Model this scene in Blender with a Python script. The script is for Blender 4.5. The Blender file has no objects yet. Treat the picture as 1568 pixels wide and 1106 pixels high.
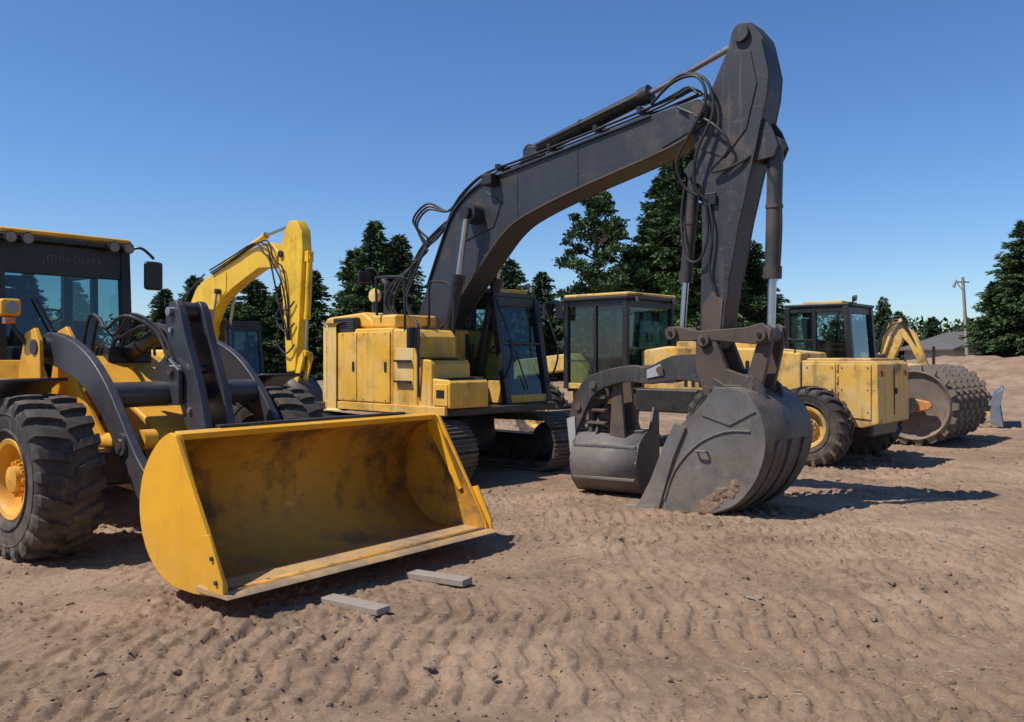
import bpy, bmesh, math, random
import numpy as np
from mathutils import Vector, Matrix
random.seed(3); rng=np.random.default_rng(5)
scene=bpy.context.scene
R=math.radians

# ------------------------------------------------------------------ materials
def newmat(name):
    m=bpy.data.materials.new(name); m.use_nodes=True
    nt=m.node_tree; b=nt.nodes['Principled BSDF']
    return m,nt,b
def ramp(nt,src,p0,p1,c0=(0,0,0,1),c1=(1,1,1,1)):
    r=nt.nodes.new('ShaderNodeValToRGB'); r.color_ramp.elements[0].position=p0; r.color_ramp.elements[1].position=p1
    r.color_ramp.elements[0].color=c0; r.color_ramp.elements[1].color=c1
    nt.links.new(src,r.inputs[0]); return r.outputs[0]
def noise(nt,vec,scale,detail=6,rough=.6):
    n=nt.nodes.new('ShaderNodeTexNoise'); n.inputs['Scale'].default_value=scale; n.inputs['Detail'].default_value=detail
    n.inputs['Roughness'].default_value=rough
    nt.links.new(vec,n.inputs['Vector']); return n.outputs['Fac']
def mix(nt,fac,a,b,mode='MIX'):
    n=nt.nodes.new('ShaderNodeMix'); n.data_type='RGBA'; n.blend_type=mode
    for val,i in ((fac,0),(a,6),(b,7)):
        if isinstance(val,(int,float)): n.inputs[i].default_value=val
        elif isinstance(val,tuple): n.inputs[i].default_value=(val+(1,))[:4]
        else: nt.links.new(val,n.inputs[i])
    return n.outputs[2]
def math_(nt,op,a,b):
    n=nt.nodes.new('ShaderNodeMath'); n.operation=op; n.use_clamp=True
    for v,i in ((a,0),(b,1)):
        if isinstance(v,(int,float)): n.inputs[i].default_value=v
        else: nt.links.new(v,n.inputs[i])
    return n.outputs[0]
DUST=(.30,.212,.142)
def mapping(nt,v,sc):
    mp=nt.nodes.new('ShaderNodeMapping'); mp.inputs['Scale'].default_value=sc; nt.links.new(v,mp.inputs[0]); return mp.outputs[0]
def paint(name,col,stain=(.10,.055,.025),stain_amt=.5,dust=.5,rough=.42,scale=1.6,lo=.52,hi=.72,dust_h=1.6,metal=0.0,streak=.35,dmin=.06,chip=None,scuff=0,scuffc=(.14,.14,.14),fade=0):
    m,nt,b=newmat(name)
    tc=nt.nodes.new('ShaderNodeTexCoord'); v=tc.outputs['Object']
    base=mix(nt,ramp(nt,noise(nt,v,.9,4),.35,.7),tuple(c*.84 for c in col),tuple(min(1,c*1.10) for c in col))
    if fade:
        lum=sum(col)/3; base=mix(nt,math_(nt,'MULTIPLY',ramp(nt,noise(nt,v,2.3,7,.65),.42,.66),fade),base,tuple(c*.55+lum*.62 for c in col))
    s=math_(nt,'MULTIPLY',ramp(nt,noise(nt,v,scale,10,.68),lo,hi),stain_amt)
    c=mix(nt,s,base,stain)
    st=math_(nt,'MULTIPLY',ramp(nt,noise(nt,mapping(nt,v,(9,9,.8)),1.0,6,.6),.56,.75),streak)
    c=mix(nt,st,c,tuple(x*.55 for x in stain) if sum(col)>.5 else DUST)
    chips=math_(nt,'MULTIPLY',ramp(nt,noise(nt,v,22,5,.7),.64,.69),stain_amt)
    c=mix(nt,chips,c,chip or (.06,.045,.035))
    if scuff:
        sc=math_(nt,'MULTIPLY',ramp(nt,noise(nt,mapping(nt,v,(2.2,2.2,16)),1.6,7,.7),.60,.70),scuff); c=mix(nt,sc,c,scuffc)
    g=nt.nodes.new('ShaderNodeNewGeometry'); sx=nt.nodes.new('ShaderNodeSeparateXYZ'); nt.links.new(g.outputs['Position'],sx.inputs[0])
    mr=nt.nodes.new('ShaderNodeMapRange'); mr.inputs[1].default_value=0; mr.inputs[2].default_value=dust_h; mr.inputs[3].default_value=1; mr.inputs[4].default_value=dmin
    nt.links.new(sx.outputs[2],mr.inputs[0])
    sn=nt.nodes.new('ShaderNodeSeparateXYZ'); nt.links.new(g.outputs['Normal'],sn.inputs[0])
    up=math_(nt,'MAXIMUM',mr.outputs[0],math_(nt,'MULTIPLY',sn.outputs[2],.6))
    d=math_(nt,'MULTIPLY',math_(nt,'MULTIPLY',up,ramp(nt,noise(nt,v,5,8,.7),.3,.7)),dust)
    c=mix(nt,d,c,DUST)
    nt.links.new(c,b.inputs['Base Color'])
    ro=mix(nt,math_(nt,'ADD',d,s),(rough,)*3,(.85,)*3); nt.links.new(ro,b.inputs['Roughness'])
    b.inputs['Metallic'].default_value=metal
    bp=nt.nodes.new('ShaderNodeBump'); bp.inputs['Strength'].default_value=.22; bp.inputs['Distance'].default_value=.01
    nt.links.new(noise(nt,v,9,7,.7),bp.inputs['Height']); nt.links.new(bp.outputs[0],b.inputs['Normal'])
    return m
YEL=paint('yellow_paint_loader',(.82,.385,.010),stain_amt=.45,dust=.55)
YBK=paint('yellow_bucket_outside',(.86,.405,.010),stain_amt=.28,dust=.36,dust_h=.9,streak=.18,scuff=.12,scuffc=(.55,.40,.16))
YBI=paint('yellow_bucket_inside',(.66,.285,.010),stain=(.085,.038,.012),stain_amt=.85,dust=.75,scale=1.25,lo=.47,hi=.60,dust_h=.55,rough=.65,scuff=.35,scuffc=(.17,.09,.035),streak=.3)
YEX=paint('yellow_paint_excavator',(.84,.45,.035),stain=(.14,.075,.03),stain_amt=.6,dust=.5,streak=.55,rough=.55,fade=.35,lo=.50,hi=.68)
YCW=paint('faded_yellow_counterweight',(.82,.54,.15),stain_amt=.4,dust=.3,rough=.6,fade=.4)
YOL=paint('old_yellow_paint',(.76,.44,.07),stain_amt=.85,dust=.6,rough=.6,lo=.5,hi=.66,fade=.5,streak=.6)
YSM=paint('yellow_paint_small',(.82,.49,.018),stain_amt=.5,dust=.25)
ORG=paint('orange_old_paint',(.62,.25,.05),stain_amt=.7,dust=.5)
GRY=paint('dark_grey_paint',(.034,.038,.048),stain=(.11,.075,.055),stain_amt=.25,dust=.32,rough=.40,streak=.06,scuff=.25,scuffc=(.10,.10,.105))
BOOM=paint('boom_grey_paint',(.026,.029,.035),stain=(.095,.072,.055),stain_amt=.5,dust=.40,rough=.45,streak=.14,dmin=.04,chip=(.20,.125,.08),scuff=.6,scuffc=(.085,.080,.078))
ARM=paint('arm_grey_worn',(.024,.027,.032),stain=(.11,.072,.052),stain_amt=.7,dust=.42,rough=.5,streak=.28,scale=2.2,lo=.54,hi=.67,dmin=.07,chip=(.24,.13,.075),scuff=.6,scuffc=(.10,.088,.08))
STL=paint('bucket_steel_worn',(.165,.163,.162),stain=(.065,.052,.043),stain_amt=.65,dust=.75,rough=.55,metal=.15,lo=.42,hi=.62,dust_h=1.3,scuff=.55,scuffc=(.29,.28,.27))
STD=paint('bucket_steel_dark',(.043,.043,.044),stain=(.13,.095,.07),stain_amt=.6,dust=.62,rough=.5,metal=.15,lo=.46,hi=.66,scuff=.5,scuffc=(.16,.15,.14))
RST=paint('rusty_linkage',(.085,.058,.042),stain=(.030,.025,.022),stain_amt=.8,dust=.5,rough=.7)
BLK=paint('black_parts',(.014,.014,.016),stain=(.06,.045,.035),stain_amt=.35,dust=.28,rough=.42,streak=.12)
INT=paint('cab_interior',(.03,.03,.032),stain_amt=.2,dust=.1,rough=.7)
HOS=paint('rubber_hose',(.014,.014,.015),stain=(.06,.05,.04),stain_amt=.3,dust=.15,rough=.5,streak=.05)
CHR=paint('chrome_rod',(.45,.46,.48),stain_amt=.25,dust=.12,rough=.2,metal=.9)
BLU=paint('blue_paint_blade',(.045,.15,.28),stain=(.22,.21,.20),stain_amt=.8,dust=.7,lo=.44,hi=.60)
TRK=paint('crawler_steel',(.06,.055,.05),stain=(.16,.11,.08),stain_amt=.6,dust=.85,rough=.6,metal=.2)
DRM=paint('compactor_drum_steel',(.13,.105,.085),stain=(.05,.035,.025),stain_amt=.7,dust=.9,rough=.7,dmin=.5)
LIP=paint('worn_edge',(.60,.36,.12),stain=(.14,.11,.09),stain_amt=.8,dust=.6,lo=.45,hi=.6)
WHT=paint('white_scraped',(.38,.38,.37),stain_amt=.7,dust=.3)
WOD=paint('weathered_wood',(.30,.26,.21),stain=(.16,.12,.09),stain_amt=.7,dust=.3,rough=.9)
POL=paint('grey_wood_pole',(.33,.30,.27),stain_amt=.4,dust=.1,rough=.9)
RUF=paint('roof_shingles',(.11,.10,.095),stain_amt=.4,dust=.1,rough=.9); WAL=paint('house_siding',(.42,.40,.36),stain_amt=.3,dust=.2,rough=.8)
TIR=paint('tyre_rubber',(.018,.018,.019),stain=(.11,.082,.06),stain_amt=.5,dust=.75,rough=.85,dust_h=1.1,scale=3,dmin=.14)
def simple(name,col,rough=.5,metal=0):
    m,nt,b=newmat(name); b.inputs['Roughness'].default_value=rough; b.inputs['Metallic'].default_value=metal
    tc=nt.nodes.new('ShaderNodeTexCoord')
    nt.links.new(mix(nt,noise(nt,tc.outputs['Object'],9,5),tuple(c*.7 for c in col),tuple(min(1,c*1.3) for c in col)),b.inputs['Base Color'])
    return m
LMP=simple('lamp_glass',(.20,.20,.19),.1); RED=simple('amber_lens',(.6,.12,.02),.2); LET=simple('grey_lettering',(.085,.09,.10),.5)
def glassmat(name,tint):
    m,nt,b=newmat(name); nt.nodes.remove(b)
    out=nt.nodes['Material Output']
    t=nt.nodes.new('ShaderNodeBsdfTransparent'); t.inputs[0].default_value=tint+(1,)
    g=nt.nodes.new('ShaderNodeBsdfGlossy'); g.inputs['Roughness'].default_value=.03; g.inputs[0].default_value=(.9,.95,1,1)
    df=nt.nodes.new('ShaderNodeBsdfDiffuse'); df.inputs[0].default_value=DUST+(1,)
    lw=nt.nodes.new('ShaderNodeLayerWeight'); lw.inputs[0].default_value=.5
    f=math_(nt,'ADD',math_(nt,'MULTIPLY',math_(nt,'POWER',lw.outputs['Facing'],4.0),.8),.06)
    ms=nt.nodes.new('ShaderNodeMixShader'); nt.links.new(f,ms.inputs[0]); nt.links.new(t.outputs[0],ms.inputs[1]); nt.links.new(g.outputs[0],ms.inputs[2])
    tc=nt.nodes.new('ShaderNodeTexCoord')
    m2=nt.nodes.new('ShaderNodeMixShader'); nt.links.new(math_(nt,'MULTIPLY',ramp(nt,noise(nt,tc.outputs['Object'],3,8,.7),.4,.8),.06),m2.inputs[0])
    nt.links.new(ms.outputs[0],m2.inputs[1]); nt.links.new(df.outputs[0],m2.inputs[2]); nt.links.new(m2.outputs[0],out.inputs[0])
    return m
GLS=glassmat('cab_glass',(.40,.58,.60))

# ------------------------------------------------------------------ geometry helpers
def link(ob,parent=None):
    scene.collection.objects.link(ob)
    if parent: ob.parent=parent
def empty(name,loc=(0,0,0),rz=0,parent=None):
    e=bpy.data.objects.new(name,None); e.location=loc; e.rotation_euler=(0,0,rz); e.empty_display_size=.3; link(e,parent); return e
def mk(parent,name,mat,verts,faces,bevel=0,smooth=True,ang=35,solid=0):
    me=bpy.data.meshes.new(name); me.from_pydata([tuple(v) for v in verts],[],faces)
    bm=bmesh.new(); bm.from_mesh(me); bmesh.ops.recalc_face_normals(bm,faces=bm.faces); bm.to_mesh(me); bm.free()
    me.materials.append(mat)
    if smooth:
        me.polygons.foreach_set('use_smooth',[True]*len(me.polygons)); me.set_sharp_from_angle(angle=R(ang))
    ob=bpy.data.objects.new(name,me); link(ob,parent)
    if solid:
        s=ob.modifiers.new('sol','SOLIDIFY'); s.thickness=solid; s.offset=0
    if bevel:
        b=ob.modifiers.new('bev','BEVEL'); b.width=bevel; b.segments=2 if bevel<.06 else 4; b.limit_method='ANGLE'; b.angle_limit=R(40); b.harden_normals=smooth
    return ob
FB=[(0,1,3,2),(4,6,7,5),(0,4,5,1),(2,3,7,6),(0,2,6,4),(1,5,7,3)]
def box(parent,name,mat,x0,x1,y0,y1,z0,z1,bevel=.012):
    return mk(parent,name,mat,[(x,y,z) for x in (x0,x1) for y in (y0,y1) for z in (z0,z1)],FB,bevel)
def _pr(n):
    return [tuple(range(n)),tuple(range(2*n-1,n-1,-1))]+[(i,(i+1)%n,n+(i+1)%n,n+i) for i in range(n)]
def prism(parent,name,mat,pts,y0,y1,bevel=.012):
    return mk(parent,name,mat,[(x,y0,z) for x,z in pts]+[(x,y1,z) for x,z in pts],_pr(len(pts)),bevel)
def prismz(parent,name,mat,pts,z0,z1,bevel=.012):
    return mk(parent,name,mat,[(x,y,z0) for x,y in pts]+[(x,y,z1) for x,y in pts],_pr(len(pts)),bevel)
def smoothpts(P,k=6):
    P=[Vector(p) for p in P]; out=[]; n=len(P)
    for i in range(n-1):
        p0=P[max(i-1,0)];p1=P[i];p2=P[i+1];p3=P[min(i+2,n-1)]
        for j in range(k):
            t=j/k
            out.append(.5*((2*p1)+(p2-p0)*t+(2*p0-5*p1+4*p2-p3)*t*t+(-p0+3*p1-3*p2+p3)*t**3))
    out.append(P[-1]); return out
def sm2(P,k=4): return [(p.x,p.z) for p in smoothpts([(x,0,z) for x,z in P],k)]
def shell(parent,name,mat,prof,y0,y1,th=.03,k=5):
    P=sm2(prof,k) if k>1 else prof
    n=len(P); v=[(x,y0,z) for x,z in P]+[(x,y1,z) for x,z in P]
    return mk(parent,name,mat,v,[(i,i+1,n+i+1,n+i) for i in range(n-1)],0,True,60,solid=th)
def ringgeo(path,radii,n=16,cap=True):
    verts=[];faces=[]
    m=len(path); prev=None
    for i,p in enumerate(path):
        t=(path[min(i+1,m-1)]-path[max(i-1,0)]).normalized()
        a=t.orthogonal().normalized() if prev is None else (prev-t*prev.dot(t)).normalized()
        prev=a; b=t.cross(a)
        for j in range(n):
            an=2*math.pi*j/n; verts.append(p+(a*math.cos(an)+b*math.sin(an))*radii[i])
    for i in range(m-1):
        for j in range(n):
            faces.append((i*n+j,i*n+(j+1)%n,(i+1)*n+(j+1)%n,(i+1)*n+j))
    if cap: faces+= [tuple(range(n)),tuple((m-1)*n+j for j in range(n))]
    return verts,faces
def cyl(parent,name,mat,p1,p2,r,r2=None,n=20,bevel=0):
    v,f=ringgeo([Vector(p1),Vector(p2)],[r,r if r2 is None else r2],n)
    return mk(parent,name,mat,v,f,bevel)
def tube(parent,name,mat,pts,r,k=6,n=8):
    P=smoothpts(pts,k); v,f=ringgeo(P,[r]*len(P),n); return mk(parent,name,mat,v,f)
def lathe(parent,name,mat,prof,c,n=48,ang=35):
    v=[];f=[];m=len(prof)
    for i in range(n):
        a=2*math.pi*i/n
        for r,y in prof: v.append((c[0]+r*math.cos(a),c[1]+y,c[2]+r*math.sin(a)))
    for i in range(n):
        for j in range(m-1):
            f.append((i*m+j,i*m+j+1,((i+1)%n)*m+j+1,((i+1)%n)*m+j))
    return mk(parent,name,mat,v,f,0,True,ang)
def joinv(L):
    V=[];F=[]
    for v,f in L:
        o=len(V); V+=v; F+=[tuple(i+o for i in q) for q in f]
    return V,F
def hyd(parent,name,p1,pm,p2,rb,rr,mat=None):
    cyl(parent,name+'_barrel',mat or BLK,p1,pm,rb)
    cyl(parent,name+'_rod',CHR,pm,p2,rr)
    a=Vector(p1);b=Vector(pm);d=(b-a).normalized()
    cyl(parent,name+'_gland',mat or BLK,b-d*.12,b+d*.02,rb*1.18)
    cyl(parent,name+'_band',mat or BLK,a.lerp(b,.45),a.lerp(b,.45)+d*.04,rb*1.12)
    s=Vector((0,rb*1.05,0)); tube(parent,name+'_pipe',mat or BLK,[a.lerp(b,.12)+s,a.lerp(b,.5)+s*1.1,b-d*.06+s],.012,2,6)
    for i,p in enumerate((Vector(p1),Vector(p2))):
        cyl(parent,name+'_eye_%d'%i,mat or BLK,p-Vector((0,rb*.8,0)),p+Vector((0,rb*.8,0)),rb*1.1)

def wheel(parent,name,c,Rr,W,rimr,rimmat,out=-1,n=22,style='block',dish=.12,lugh=.045):
    e=empty(name,c,0,parent)
    hw=W/2
    prof=[(rimr,-hw*.78),(rimr+.03,-hw*.86),(rimr+(Rr-rimr)*.35,-hw*1.0),(rimr+(Rr-rimr)*.7,-hw*1.0),(Rr-.07,-hw*.93),(Rr-.035,-hw*.8),(Rr-.02,-hw*.4),(Rr-.015,0)]
    prof=prof+[(r,-y) for r,y in prof[-2::-1]]
    prof=[(r-lugh*.5 if r>Rr-.1 else r,y) for r,y in prof]
    lathe(e,'tyre_carcass',TIR,prof,(0,0,0),64,50)
    for rr in (.25,.6):
        q=rimr+(Rr-rimr)*rr
        for sgn in (-1,1):
            lathe(e,'sidewall_ring',TIR,[(q-.012,sgn*hw*.97),(q-.006,sgn*(hw*1.0+.008)),(q+.006,sgn*(hw*1.0+.008)),(q+.012,sgn*hw*.97)],(0,0,0),48)
    L=[]
    for i in range(n):
        for sgn in (-1,1):
            th0=2*math.pi*(i+(.5 if sgn>0 else 0))/n
            if style=='block':
                path=[(.04*hw,Rr,0.0,.32),(.30*hw,Rr,.10,.36),(.34*hw,Rr,.16,.42),(.72*hw,Rr-.01,.30,.46),(.97*hw,Rr-.03,.40,.50),(1.03*hw,Rr-.09,.42,.46),(1.02*hw,Rr-.15,.42,.34)]
            else:
                path=[(.02*hw,Rr,0.0,.22),(.4*hw,Rr,.35,.26),(.75*hw,Rr-.01,.62,.30),(.98*hw,Rr-.03,.78,.34),(1.03*hw,Rr-.10,.82,.30),(1.01*hw,Rr-.17,.84,.22)]
            V=[];F=[];step=2*math.pi/n
            for k,(y,r,off,wd) in enumerate(path):
                base_r=r-lugh-.02; yb=y if k<4 else y*.94
                w=step*wd*.75
                for (rad,yy,ww) in ((base_r,yb,w*1.12),(r,y,w*.92)):
                    for s2 in (-1,1):
                        a=th0+off*step+s2*ww*.625
                        V.append((rad*math.cos(a),sgn*yy,rad*math.sin(a)))
            for k in range(len(path)-1):
                o=k*4;p=o+4
                F+=[(o+2,o+3,p+3,p+2),(o,o+2,p+2,p),(o+1,p+1,p+3,o+3)]
            F+=[(0,1,3,2),(len(path)*4-4,len(path)*4-2,len(path)*4-1,len(path)*4-3)]
            L.append((V,F))
    V,F=joinv(L); mk(e,'tread_lugs',TIR,V,F,0,False)
    s=out
    rp=[(rimr+.02,s*hw*.80),(rimr+.035,s*hw*.86),(rimr+.02,s*hw*.90),(rimr-.02,s*hw*.86),(rimr-.045,s*hw*.70),(rimr-.05,s*(hw*.9-dish)),(rimr*.55,s*(hw*.9-dish-.02)),(rimr*.50,s*(hw*.9-dish+.03)),(rimr*.36,s*(hw*.9-dish+.05)),(rimr*.34,s*(hw*.9-.02)),(.001,s*(hw*.9))]
    lathe(e,'rim',rimmat,rp,(0,0,0),48)
    lathe(e,'rim_back',rimmat,[(rimr,-s*hw*.8),(rimr*.7,-s*hw*.5),(.05,-s*hw*.4)],(0,0,0),32)
    L=[]
    for i in range(12):
        a=2*math.pi*i/12; r=rimr*.44
        L.append(ringgeo([Vector((r*math.cos(a),s*(hw*.9-dish+.02),r*math.sin(a))),Vector((r*math.cos(a),s*(hw*.9-dish+.085),r*math.sin(a)))],[.017,.017],6))
    V,F=joinv(L); mk(e,'wheel_nuts',rimmat,V,F,0,False)
    return e

def crawler(parent,name,y,L,H,W,nsh=46,mat=TRK):
    e=empty(name,(0,y,0),0,parent)
    r=H/2-.04; st=L/2-H/2
    per=4*st+2*math.pi*r
    def pos(s):
        s%=per
        if s<2*st:
            return Vector((-st+s,0,H-.04-.025*math.sin(math.pi*s/(2*st))**2)),0.
        s-=2*st
        if s<math.pi*r: a=s/r; return Vector((st+r*math.sin(a),0,H/2+r*math.cos(a))),a
        s-=math.pi*r
        if s<2*st: return Vector((st-s,0,.04)),math.pi
        s-=2*st; a=s/r; return Vector((-st-r*math.sin(a),0,H/2-r*math.cos(a))),math.pi+a
    Ls=[];Lk=[]
    pitch=per/nsh
    for i in range(nsh):
        p,a=pos(i*pitch); rot=Matrix.Rotation(a,3,'Y')
        def bx(x0,x1,y0,y1,z0,z1):
            return ([rot@Vector((X,Y,Z))+p for X in (x0,x1) for Y in (y0,y1) for Z in (z0,z1)],FB)
        Ls.append(bx(-pitch*.46,pitch*.46,-W/2,W/2,-.012,.008))
        for g in (-.36,0,.36): Ls.append(bx(pitch*g-.010,pitch*g+.010,-W/2,W/2,.008,.036))
        Lk.append(bx(-pitch*.5,pitch*.45,-.10,-.05,-.09,-.013)); Lk.append(bx(-pitch*.5,pitch*.45,.05,.10,-.09,-.013))
    V,F=joinv(Ls); mk(e,'shoes',mat,V,F,0,False)
    V,F=joinv(Lk); mk(e,'links',mat,V,F,0,False)
    for s in (-1,1):
        lathe(e,'idler' if s>0 else 'sprocket',BLK,[(.05,-.14),(r-.22,-.12),(r-.12,-.05),(r-.1,0),(r-.12,.05),(r-.22,.12),(.05,.14)],(s*st,0,H/2),32)
    prism(e,'track_frame',BLK,[(-st+.1,.22),(st-.1,.22),(st+.05,H*.45),(st-.1,H*.62),(-st+.1,H*.62),(-st,H*.45)],-.17,.17)
    for i in range(8):
        x=-st+.25+i*(2*st-.5)/7
        lathe(e,'roller',BLK,[(.03,-.16),(.09,-.16),(.09,-.06),(.07,-.05),(.07,.05),(.09,.06),(.09,.16),(.03,.16)],(x,0,.19),16)
    return e

def cab(parent,x0,x1,y0,y1,z0,z1,fr=BLK,roof=YEL,hp=.5,lean=.12,midx=None,low=None,roofover=.12,sidebar=True,header=.0,roofin=.97,pw=1.0):
    e=empty('cab',(0,0,0),0,parent)
    t=.075*pw
    def pillar(nm,xa,ya,xb,yb,w=t):
        v=[]
        for (x,y,z) in ((xa,ya,z0),(xb,yb,z1)):
            for dx in (-w/2,w/2):
                for dy in (-w/2,w/2): v.append((x+dx,y+dy,z))
        mk(e,nm,fr,v,FB,.012)
    xm=midx if midx is not None else (x0+x1)*.5
    for nm,x,y,xt in (('pillar_rr',x0,y0,x0),('pillar_rl',x0,y1,x0),('pillar_fr',x1,y0,x1-lean),('pillar_fl',x1,y1,x1-lean)):
        pillar(nm,x,y,xt,y,t*1.15)
    if sidebar:
        pillar('pillar_mr',xm,y0,xm-lean*.3,y0,t*.8); pillar('pillar_ml',xm,y1,xm-lean*.3,y1,t*.8)
    low=low or fr
    box(e,'lower_right',low,x0+.03,x1-.03,y0-.03,y0+.03,z0,z0+hp)
    box(e,'lower_left',low,x0+.03,x1-.03,y1-.03,y1+.03,z0,z0+hp)
    box(e,'lower_rear',low,x0-.03,x0+.03,y0+.03,y1-.03,z0,z0+hp)
    box(e,'lower_front',low,x1-.04,x1+.02,y0+.03,y1-.03,z0,z0+hp*.35)
    box(e,'cab_floor',INT,x0,x1,y0,y1,z0-.06,z0+.02)
    hh=.1+header
    for nm,ya,yb in (('top_rail_r',y0-.035,y0+.035),('top_rail_l',y1-.035,y1+.035)):
        box(e,nm,fr,x0,x1-lean,ya,yb,z1-hh*.8,z1)
    box(e,'top_rail_f',fr,x1-lean-.04,x1-lean+.045,y0,y1,z1-hh,z1); box(e,'top_rail_b',fr,x0-.035,x0+.035,y0,y1,z1-.1,z1)
    zb=z0+hp
    def pane(nm,P): mk(e,nm,GLS,P,[(0,1,2,3)],0,False)
    def fx(z): return x1-lean*(z-z0)/(z1-z0)
    pane('glass_right',[(x0,y0,zb),(fx(zb),y0,zb),(fx(z1),y0,z1-.05),(x0,y0,z1-.05)])
    pane('glass_left',[(x0,y1,zb),(fx(zb),y1,zb),(fx(z1),y1,z1-.05),(x0,y1,z1-.05)])
    zf=z0+hp*.35
    pane('windscreen',[(fx(zf),y0,zf),(fx(zf),y1,zf),(fx(z1),y1,z1-.05),(fx(z1),y0,z1-.05)])
    pane('glass_rear',[(x0,y0,zb),(x0,y1,zb),(x0,y1,z1-.05),(x0,y0,z1-.05)])
    for y,s in ((y0,-1),(y1,1)):
        box(e,'door_rail',fr,x0+.06,xm-.04,y+s*.004-.012,y+s*.004+.012,zb+.45,zb+.48,.004)
        tube(e,'door_handle',fr,[(xm-.12,y+s*.03,zb-.15),(xm-.12,y+s*.07,zb-.1),(xm-.12,y+s*.07,zb+.25),(xm-.12,y+s*.03,zb+.3)],.012,3,6)
    o=roofover
    rp=[(x0-o*.6,y0-o*.4),(x0-o*.3,y0-o*.7),(x1-lean+o*.7,y0-o*.7),(x1-lean+o*1.1,y0-o*.2),(x1-lean+o*1.1,y1+o*.2),(x1-lean+o*.7,y1+o*.7),(x0-o*.3,y1+o*.7),(x0-o*.6,y1+o*.4)]
    prismz(e,'roof_under',fr,rp,z1,z1+.07,.02)
    q=roofin; mx=(x0+x1)/2; my=(y0+y1)/2
    prismz(e,'roof',roof,[(x*q+(1-q)*mx,y*q+(1-q)*my) for x,y in rp],z1+.07,z1+.14,.035)
    ym=(y0+y1)/2; xs=x0+.35*(x1-x0)
    box(e,'seat',INT,xs-.25,xs+.25,ym-.25,ym+.25,z0+.4,z0+.55,.05)
    mk(e,'seat_back',INT,[(xs-.3+a*.12-b*.12,ym+c,z0+.5+b*.75) for a in (0,1) for b in (0,1) for c in (-.24,.24)],FB,.04)
    box(e,'head_rest',INT,xs-.42,xs-.34,ym-.13,ym+.13,z0+1.27,z0+1.42,.03)
    box(e,'seat_base',INT,xs-.2,xs+.2,ym-.2,ym+.2,z0,z0+.4)
    cyl(e,'steering_column',INT,(x1-.45,ym,z0),(x1-.6,ym,z0+.85),.05)
    w=[(x1-.6+.17*math.cos(a)*.9,ym+.19*math.sin(a),z0+.87+.08*math.cos(a)) for a in [i*math.pi/8 for i in range(17)]]
    tube(e,'steering_wheel',INT,w,.015,2,6)
    box(e,'console_r',INT,xs-.2,xs+.4,ym-.5,ym-.36,z0+.3,z0+.72,.03); box(e,'console_l',INT,xs-.2,xs+.4,ym+.36,ym+.5,z0+.3,z0+.72,.03)
    cyl(e,'joystick',INT,(xs+.3,ym-.43,z0+.7),(xs+.33,ym-.43,z0+.92),.018); box(e,'monitor',INT,x1-.35,x1-.3,y0+.1,y0+.35,z0+.75,z0+.98)
    return e
def worklight(parent,p,s=.075,d=(1,0)):
    a=Vector(p); v=Vector((d[0],d[1],-.1)).normalized()
    cyl(parent,'work_light_body',BLK,a-v*.07,a,s*.75,s,16); cyl(parent,'work_light_lens',LMP,a,a+v*.008,s*.82,None,16)
def bolts(parent,name,mat,P,d,r=.018,h=.02):
    L=[ringgeo([Vector(p),Vector(p)+Vector(d)*h],[r,r*.9],8) for p in P]; V,F=joinv(L); mk(parent,name,mat,V,F,0,False)

# ------------------------------------------------------------------ terrain
def hsh(xi,yi,seed):
    n=(xi.astype(np.int64)*374761393+yi.astype(np.int64)*668265263+seed*1446649)&0xffffffff
    n=((n^(n>>13))*1274126177)&0xffffffff
    return ((n^(n>>16))&0xffffff)/float(0xffffff)
def vn(x,y,seed=0):
    xi=np.floor(x);yi=np.floor(y);fx=x-xi;fy=y-yi
    fx=fx*fx*fx*(fx*(fx*6-15)+10);fy=fy*fy*fy*(fy*(fy*6-15)+10)
    a=hsh(xi,yi,seed);b=hsh(xi+1,yi,seed);c=hsh(xi,yi+1,seed);d=hsh(xi+1,yi+1,seed)
    return (a*(1-fx)+b*fx)*(1-fy)+(c*(1-fx)+d*fx)*fy
def fbm(x,y,o=4,seed=0):
    s=0;a=.5;t=0
    ca,sa=math.cos(.6),math.sin(.6)
    for i in range(o):
        s=s+a*vn(x*2**i+17*i,y*2**i-9*i,seed+i); t+=a; a*=.55
        x,y=x*ca-y*sa,x*sa+y*ca
    return s/t
def ss(a,b,x):
    t=np.clip((x-a)/(b-a),0,1); return t*t*(3-2*t)
BANDS=[ # y0, slope, curve, half width, period, slant, depth, x range
 (15.6,.10,0,.35,.22,.3,.040,7,28),(17.6,.06,0,.35,.22,.3,.040,9,30),(13.7,.10,0,.32,.19,.3,.036,7,26),(12.3,.12,0,.3,.19,-.3,.034,2,26),
 (10.9,.12,0,.3,.18,.25,.032,.5,24),(9.7,.08,.0,.3,.15,0,.026,0,18),(8.7,-.02,.006,.3,.18,.25,.030,-.6,18),(7.7,.03,.006,.3,.14,0,.022,.6,18),(6.9,.06,.004,.27,.17,.3,.028,.2,18),
 (4.3,.55,-.01,.25,.17,.3,.026,1.5,12),(6.9,.42,0,.22,.17,.25,.028,-9,-2.2),(5.85,.26,.01,.25,.17,-.25,.030,-9,-.2),
 (5.42,.05,.010,.29,.175,-.22,.033,-3,16),(6.15,.02,.006,.29,.175,.25,.032,-1.0,16),(5.05,.30,.0,.27,.17,.25,.030,-9,1.5),
 (4.70,-.03,.008,.28,.17,.25,.034,-2.4,16),(4.2,.28,0,.27,.17,-.25,.031,-9,-.5),(3.98,.15,.01,.29,.17,.25,.033,-6,8)]
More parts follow.
